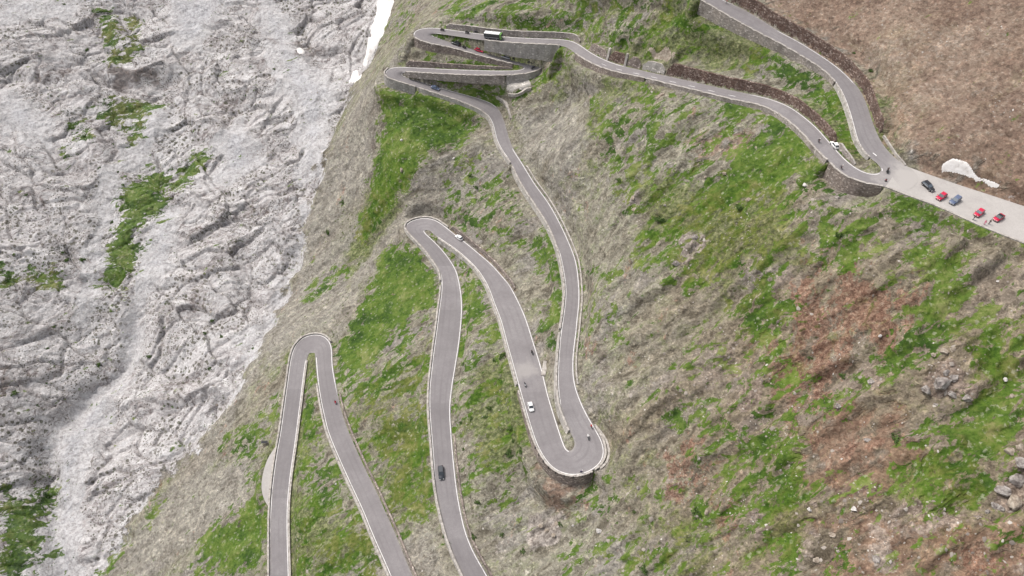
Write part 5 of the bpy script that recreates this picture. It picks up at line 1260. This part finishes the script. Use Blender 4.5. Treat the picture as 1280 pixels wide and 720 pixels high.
def tube(name, pts_, r_, mat, parent, n=6):
    rings = []
    for i, p in enumerate(pts_):
        p = Vector(p); d = (Vector(pts_[min(i+1, len(pts_)-1)])-Vector(pts_[max(i-1, 0)])).normalized()
        u = d.cross(Vector((0.13, .31, 1))).normalized(); v = d.cross(u)
        rings.append([tuple(p+(u*math.cos(2*math.pi*k/n)+v*math.sin(2*math.pi*k/n))*r_) for k in range(n)])
    return loft(name, rings, mat, parent)
def make_motorbike(px, ahead, paint, blab, rlab, jacket, hat='cloth_black', trousers='cloth_black', pan=False):
    p, q = road_hit(px), road_hit(ahead)
    root = empty('motorbike', (0, 0, 0), blab, 'motorbike', 'motorbikes on the pass road')
    for x in (-.75, .75):
        wh = disc('wheel', (x, 0, .32), .32, .15, 'rubber', root, 14); disc('rim', (x, 0, .32), .18, .17, 'rim_metal', wh, 10)
    loft('fuel_tank', [[(x, -y, z-.15), (x, y, z-.15), (x, y*.8, z+h_), (x, -y*.8, z+h_)] for x, y, z, h_ in ((-.12, .12, .85, .02), (.1, .19, .86, .14), (.35, .16, .88, .14), (.5, .08, .86, .05))], paint, root, True)
    loft('saddle', [[(x, -y, .70), (x, y, .70), (x, y*.9, z), (x, -y*.9, z)] for x, y, z in ((-.85, .10, .90), (-.6, .16, .88), (-.3, .15, .82), (-.1, .12, .83))], 'dark_plastic', root)
    boxm('engine', (.05, 0, .48), (.50, .34, .36), 'engine_metal', root)
    loft('fairing', [[(x, -y, z-.2), (x, y, z-.2), (x, y*.7, z+.15), (x, -y*.7, z+.15)] for x, y, z in ((.45, .16, .85), (.65, .2, .88), (.85, .08, .80))], paint, root)
    tube('fork', [(.75, .08, .32), (.52, .08, .95)], .03, 'rim_metal', root); tube('fork', [(.75, -.08, .32), (.52, -.08, .95)], .03, 'rim_metal', root)
    tube('handlebar', [(.42, -.36, 1.02), (.52, -.1, 1.0), (.52, .1, 1.0), (.42, .36, 1.02)], .02, 'dark_plastic', root)
    tube('exhaust', [(.1, -.16, .35), (-.35, -.19, .35), (-.85, -.20, .48)], .05, 'rim_metal', root)
    boxm('headlight', (.86, 0, .86), (.08, .2, .14), 'lamp_clear', root)
    tube('swingarm', [(-.1, .10, .42), (-.75, .10, .32)], .035, 'dark_plastic', root)
    if pan:
        for s_ in (-1, 1): boxm('pannier', (-.72, s_*.30, .62), (.42, .2, .34), 'dark_plastic', root)
        boxm('top_case', (-.98, 0, 1.0), (.34, .42, .28), 'dark_plastic', root)
    orient(root, p, q); d = q-p
    r = make_person(p, math.atan2(d.y, d.x), rlab, 'ride', jacket, trousers, hat, 'riders on the pass road'); r.rotation_euler = root.rotation_euler
MB_ = [
 ((419.5,503.5),(421.5,512),'cloth_red','dark red motorbike on the right leg of the lower left hairpin','rider in dark red on the right leg of the lower left hairpin','cloth_red','paint_red',False),
 ((665,441.5),(662,432),'x','black motorbike highest on the wide middle road','rider in black highest on the wide middle road','cloth_black','paint_black',False),
 ((656,481.5),(658.5,490),'x','motorbike just uphill of the small white car','rider in grey just uphill of the small white car','cloth_grey','paint_silver',False),
 ((735,547),(733.5,539),'x','white motorbike entering the lower middle hairpin','rider in white entering the lower middle hairpin','cloth_white','paint_white',False),
 ((553,38.6),(545,38),'x','dark motorbike nearest the upper stacked hairpin bend','rider in black nearest the upper stacked hairpin bend','cloth_black','paint_black',True),
 ((584,42),(576,41),'x','dark motorbike second from the bend on the bus road','rider in black second from the bend on the bus road','cloth_black','paint_black',True),
 ((595,41.2),(586,40),'x','dark motorbike directly left of the coach','rider in grey directly left of the coach','cloth_grey','paint_charcoal',False),
 ((580,60.3),(573,57.5),'x','black motorbike following close behind the black estate car','rider in black close behind the black estate car','cloth_black','paint_black',True),
 ((641.5,74.8),(634,72),'x','black motorbike close behind the silver car','rider in black close behind the silver car','cloth_black','paint_black',False),
 ((662,79.5),(655,77.5),'x','black motorbike at the top of the eastern stacked hairpin','rider in black at the top of the eastern stacked hairpin','cloth_black','paint_black',False),
 ((667,85.5),(672,82),'x','dark motorbike inside the eastern stacked hairpin curve','rider in navy inside the eastern stacked hairpin curve','cloth_navy','paint_black',True),
 ((1109,214.5),(1111,205),'x','black touring motorbike crossing the junction','rider in black crossing the junction','cloth_black','paint_black',True),
]
for px, ah, _, bl, rl, jk, pt, pn in MB_:
    make_motorbike(px, ah, pt, bl, rl, jk, 'cloth_black' if jk != 'cloth_white' else 'paint_white', 'cloth_black' if jk != 'cloth_white' else 'cloth_grey', pn)
def make_bicycle(px, ahead, blab, rlab, jacket):
    p, q = road_hit(px), road_hit(ahead)
    root = empty('bicycle', (0, 0, 0), blab, 'bicycle', 'bicycles on the pass road')
    for x in (-.5, .5):
        vs = []; fs = []; n = 20
        for k in range(n):
            a = 2*math.pi*k/n
            for r_, y in ((.34, -.014), (.34, .014), (.31, .014), (.31, -.014)): vs.append((x+r_*math.cos(a), y, .34+r_*math.sin(a)))
        for k in range(n):
            for m in range(4): a = k*4+m; b = k*4+(m+1) % 4; c = ((k+1) % n)*4+(m+1) % 4; d = ((k+1) % n)*4+m; fs.append((a, b, c, d))
        mesh_obj('wheel', vs, fs, 'rubber', root)
    for nm, a, b in (('top_tube', (-.18, 0, .86), (.36, 0, .88)), ('down_tube', (.38, 0, .82), (-.05, 0, .30)), ('seat_tube', (-.05, 0, .30), (-.22, 0, .96)), ('fork', (.36, 0, .92), (.5, 0, .34)), ('chain_stay', (-.05, 0, .30), (-.5, 0, .34)), ('seat_stay', (-.18, 0, .84), (-.5, 0, .34))):
        tube(nm, [a, b], .022, 'paint_red' if 'tube' in nm else 'dark_plastic', root)
    boxm('saddle', (-.23, 0, .98), (.26, .14, .06), 'dark_plastic', root)
    tube('handlebar', [(.50, -.22, .98), (.38, -.2, 1.0), (.38, .2, 1.0), (.50, .22, .98)], .016, 'dark_plastic', root)
    orient(root, p, q); d = q-p
    r = make_person(p, math.atan2(d.y, d.x), rlab, 'cycle', jacket, 'cloth_black', 'cloth_white' if jacket != 'cloth_red' else 'cloth_red', 'cyclists on the pass road'); r.rotation_euler = root.rotation_euler
make_bicycle((739,534.5),(735.5,526),'bicycle on the white edge line right of the white motorbike','cyclist in red jersey hugging the edge line above the lower middle hairpin','cloth_red')
make_bicycle((726.5,591),(735,588.5),'bicycle at the outermost lower edge of the lower middle hairpin','cyclist in dark clothes at the bottom of the lower middle hairpin','cloth_navy')
make_bicycle((1023,178),(1028,185),'bicycle on the middle road left of the white car','cyclist in black on the middle road left of the white car','cloth_black')
make_bicycle((1051,211),(1055,215),'bicycle at the road edge over the junction wall','cyclist in dark grey at the road edge over the junction wall','cloth_grey')
def stand(px, yaw, lab, jk, tr, pose='stand'):
    make_person(road_hit(px), yaw, lab, pose, jk, tr, 'hair', 'people on foot')
stand((1216.5,274.5), 2.4, 'person in dark clothes at the front of the all red compact car', 'cloth_black', 'cloth_navy')
stand((1230,280.5), 0.6, 'person in pink standing between the two last red cars', 'cloth_pink', 'cloth_pink')
stand((1236,280), 3.4, 'person in black beside the person in pink', 'cloth_black', 'cloth_grey')
stand((480,89.5), 0.3, 'person in black standing on the outer edge of the left stacked hairpin', 'cloth_black', 'cloth_black')
stand((908,4.5), 2.6, 'person in red walking along the foot of the dark wall on the top road', 'cloth_red', 'cloth_grey', 'walk')
# dark bollard at the junction
p = road_hit((1107, 226.5)); b = empty('bollard', p, 'dark bollard on the outer edge line of the junction', 'bollard')
disc_o = loft('post', [[(r_*math.cos(k*math.pi/5), r_*math.sin(k*math.pi/5), z) for k in range(10)] for z, r_ in ((0, .38), (.1, .38), (.16, .26), (.85, .22), (.95, .14))], 'dark_plastic', b)
loft('band', [[(r_*math.cos(k*math.pi/5), r_*math.sin(k*math.pi/5), z) for k in range(10)] for z, r_ in ((.55, .262), (.72, .255))], 'lamp_red', b)
# information board by the lay-by
p = cast([(332, 555)], HZ)[0]; b = empty('information_board', tuple(map(float, p)), 'small dark roofed board with white panels beside the gravel lay-by', 'sign')
for s_ in (-1, 1): boxm('post', (s_*.95, 0, .7), (.12, .12, 1.9), 'wood', b)
boxm('panel', (-.45, 0, 1.1), (.7, .06, .8), 'paint_white', b); boxm('panel', (.45, 0, 1.1), (.7, .06, .8), 'paint_white', b)
loft('roof', [[(x, -.6, 1.62), (x, 0, 1.95), (x, .6, 1.62), (x, 0, 1.80)] for x in (-1.25, 1.25)], 'dark_plastic', b)
# marker stones along the outer curve of the lower middle hairpin
i0, i1 = near('R', (672, 560)), near('R', (752, 578))
ks = np.linspace(i0, i1, 11).astype(int)
posn = ['first from the left', 'second from the left', 'third from the left', 'fourth from the left', 'fifth from the left', 'middle one', 'just left of the dark cyclist', 'just right of the dark cyclist', 'third from the right', 'second from the right', 'last on the right']
vs = []
for n_, k in enumerate(ks):
    p = ER[k]; nn = OR[k]; q = (float(p[0]+nn[0]*1.0), float(p[1]+nn[1]*1.0), float(p[2])-.3)
    b = empty('guard_post', q, 'short dark guard post on the hairpin outer wall, '+posn[n_], 'post', 'guard posts round the lower middle hairpin')
    loft('shaft', [[(r_*sx, r_*sy, z) for sx, sy in ((-1, -1), (1, -1), (1, 1), (-1, 1))] for z, r_ in ((0, .16), (1.1, .14), (1.2, .08))], 'dark_plastic', b)
print('verts', len(V), 'road samples', NR)
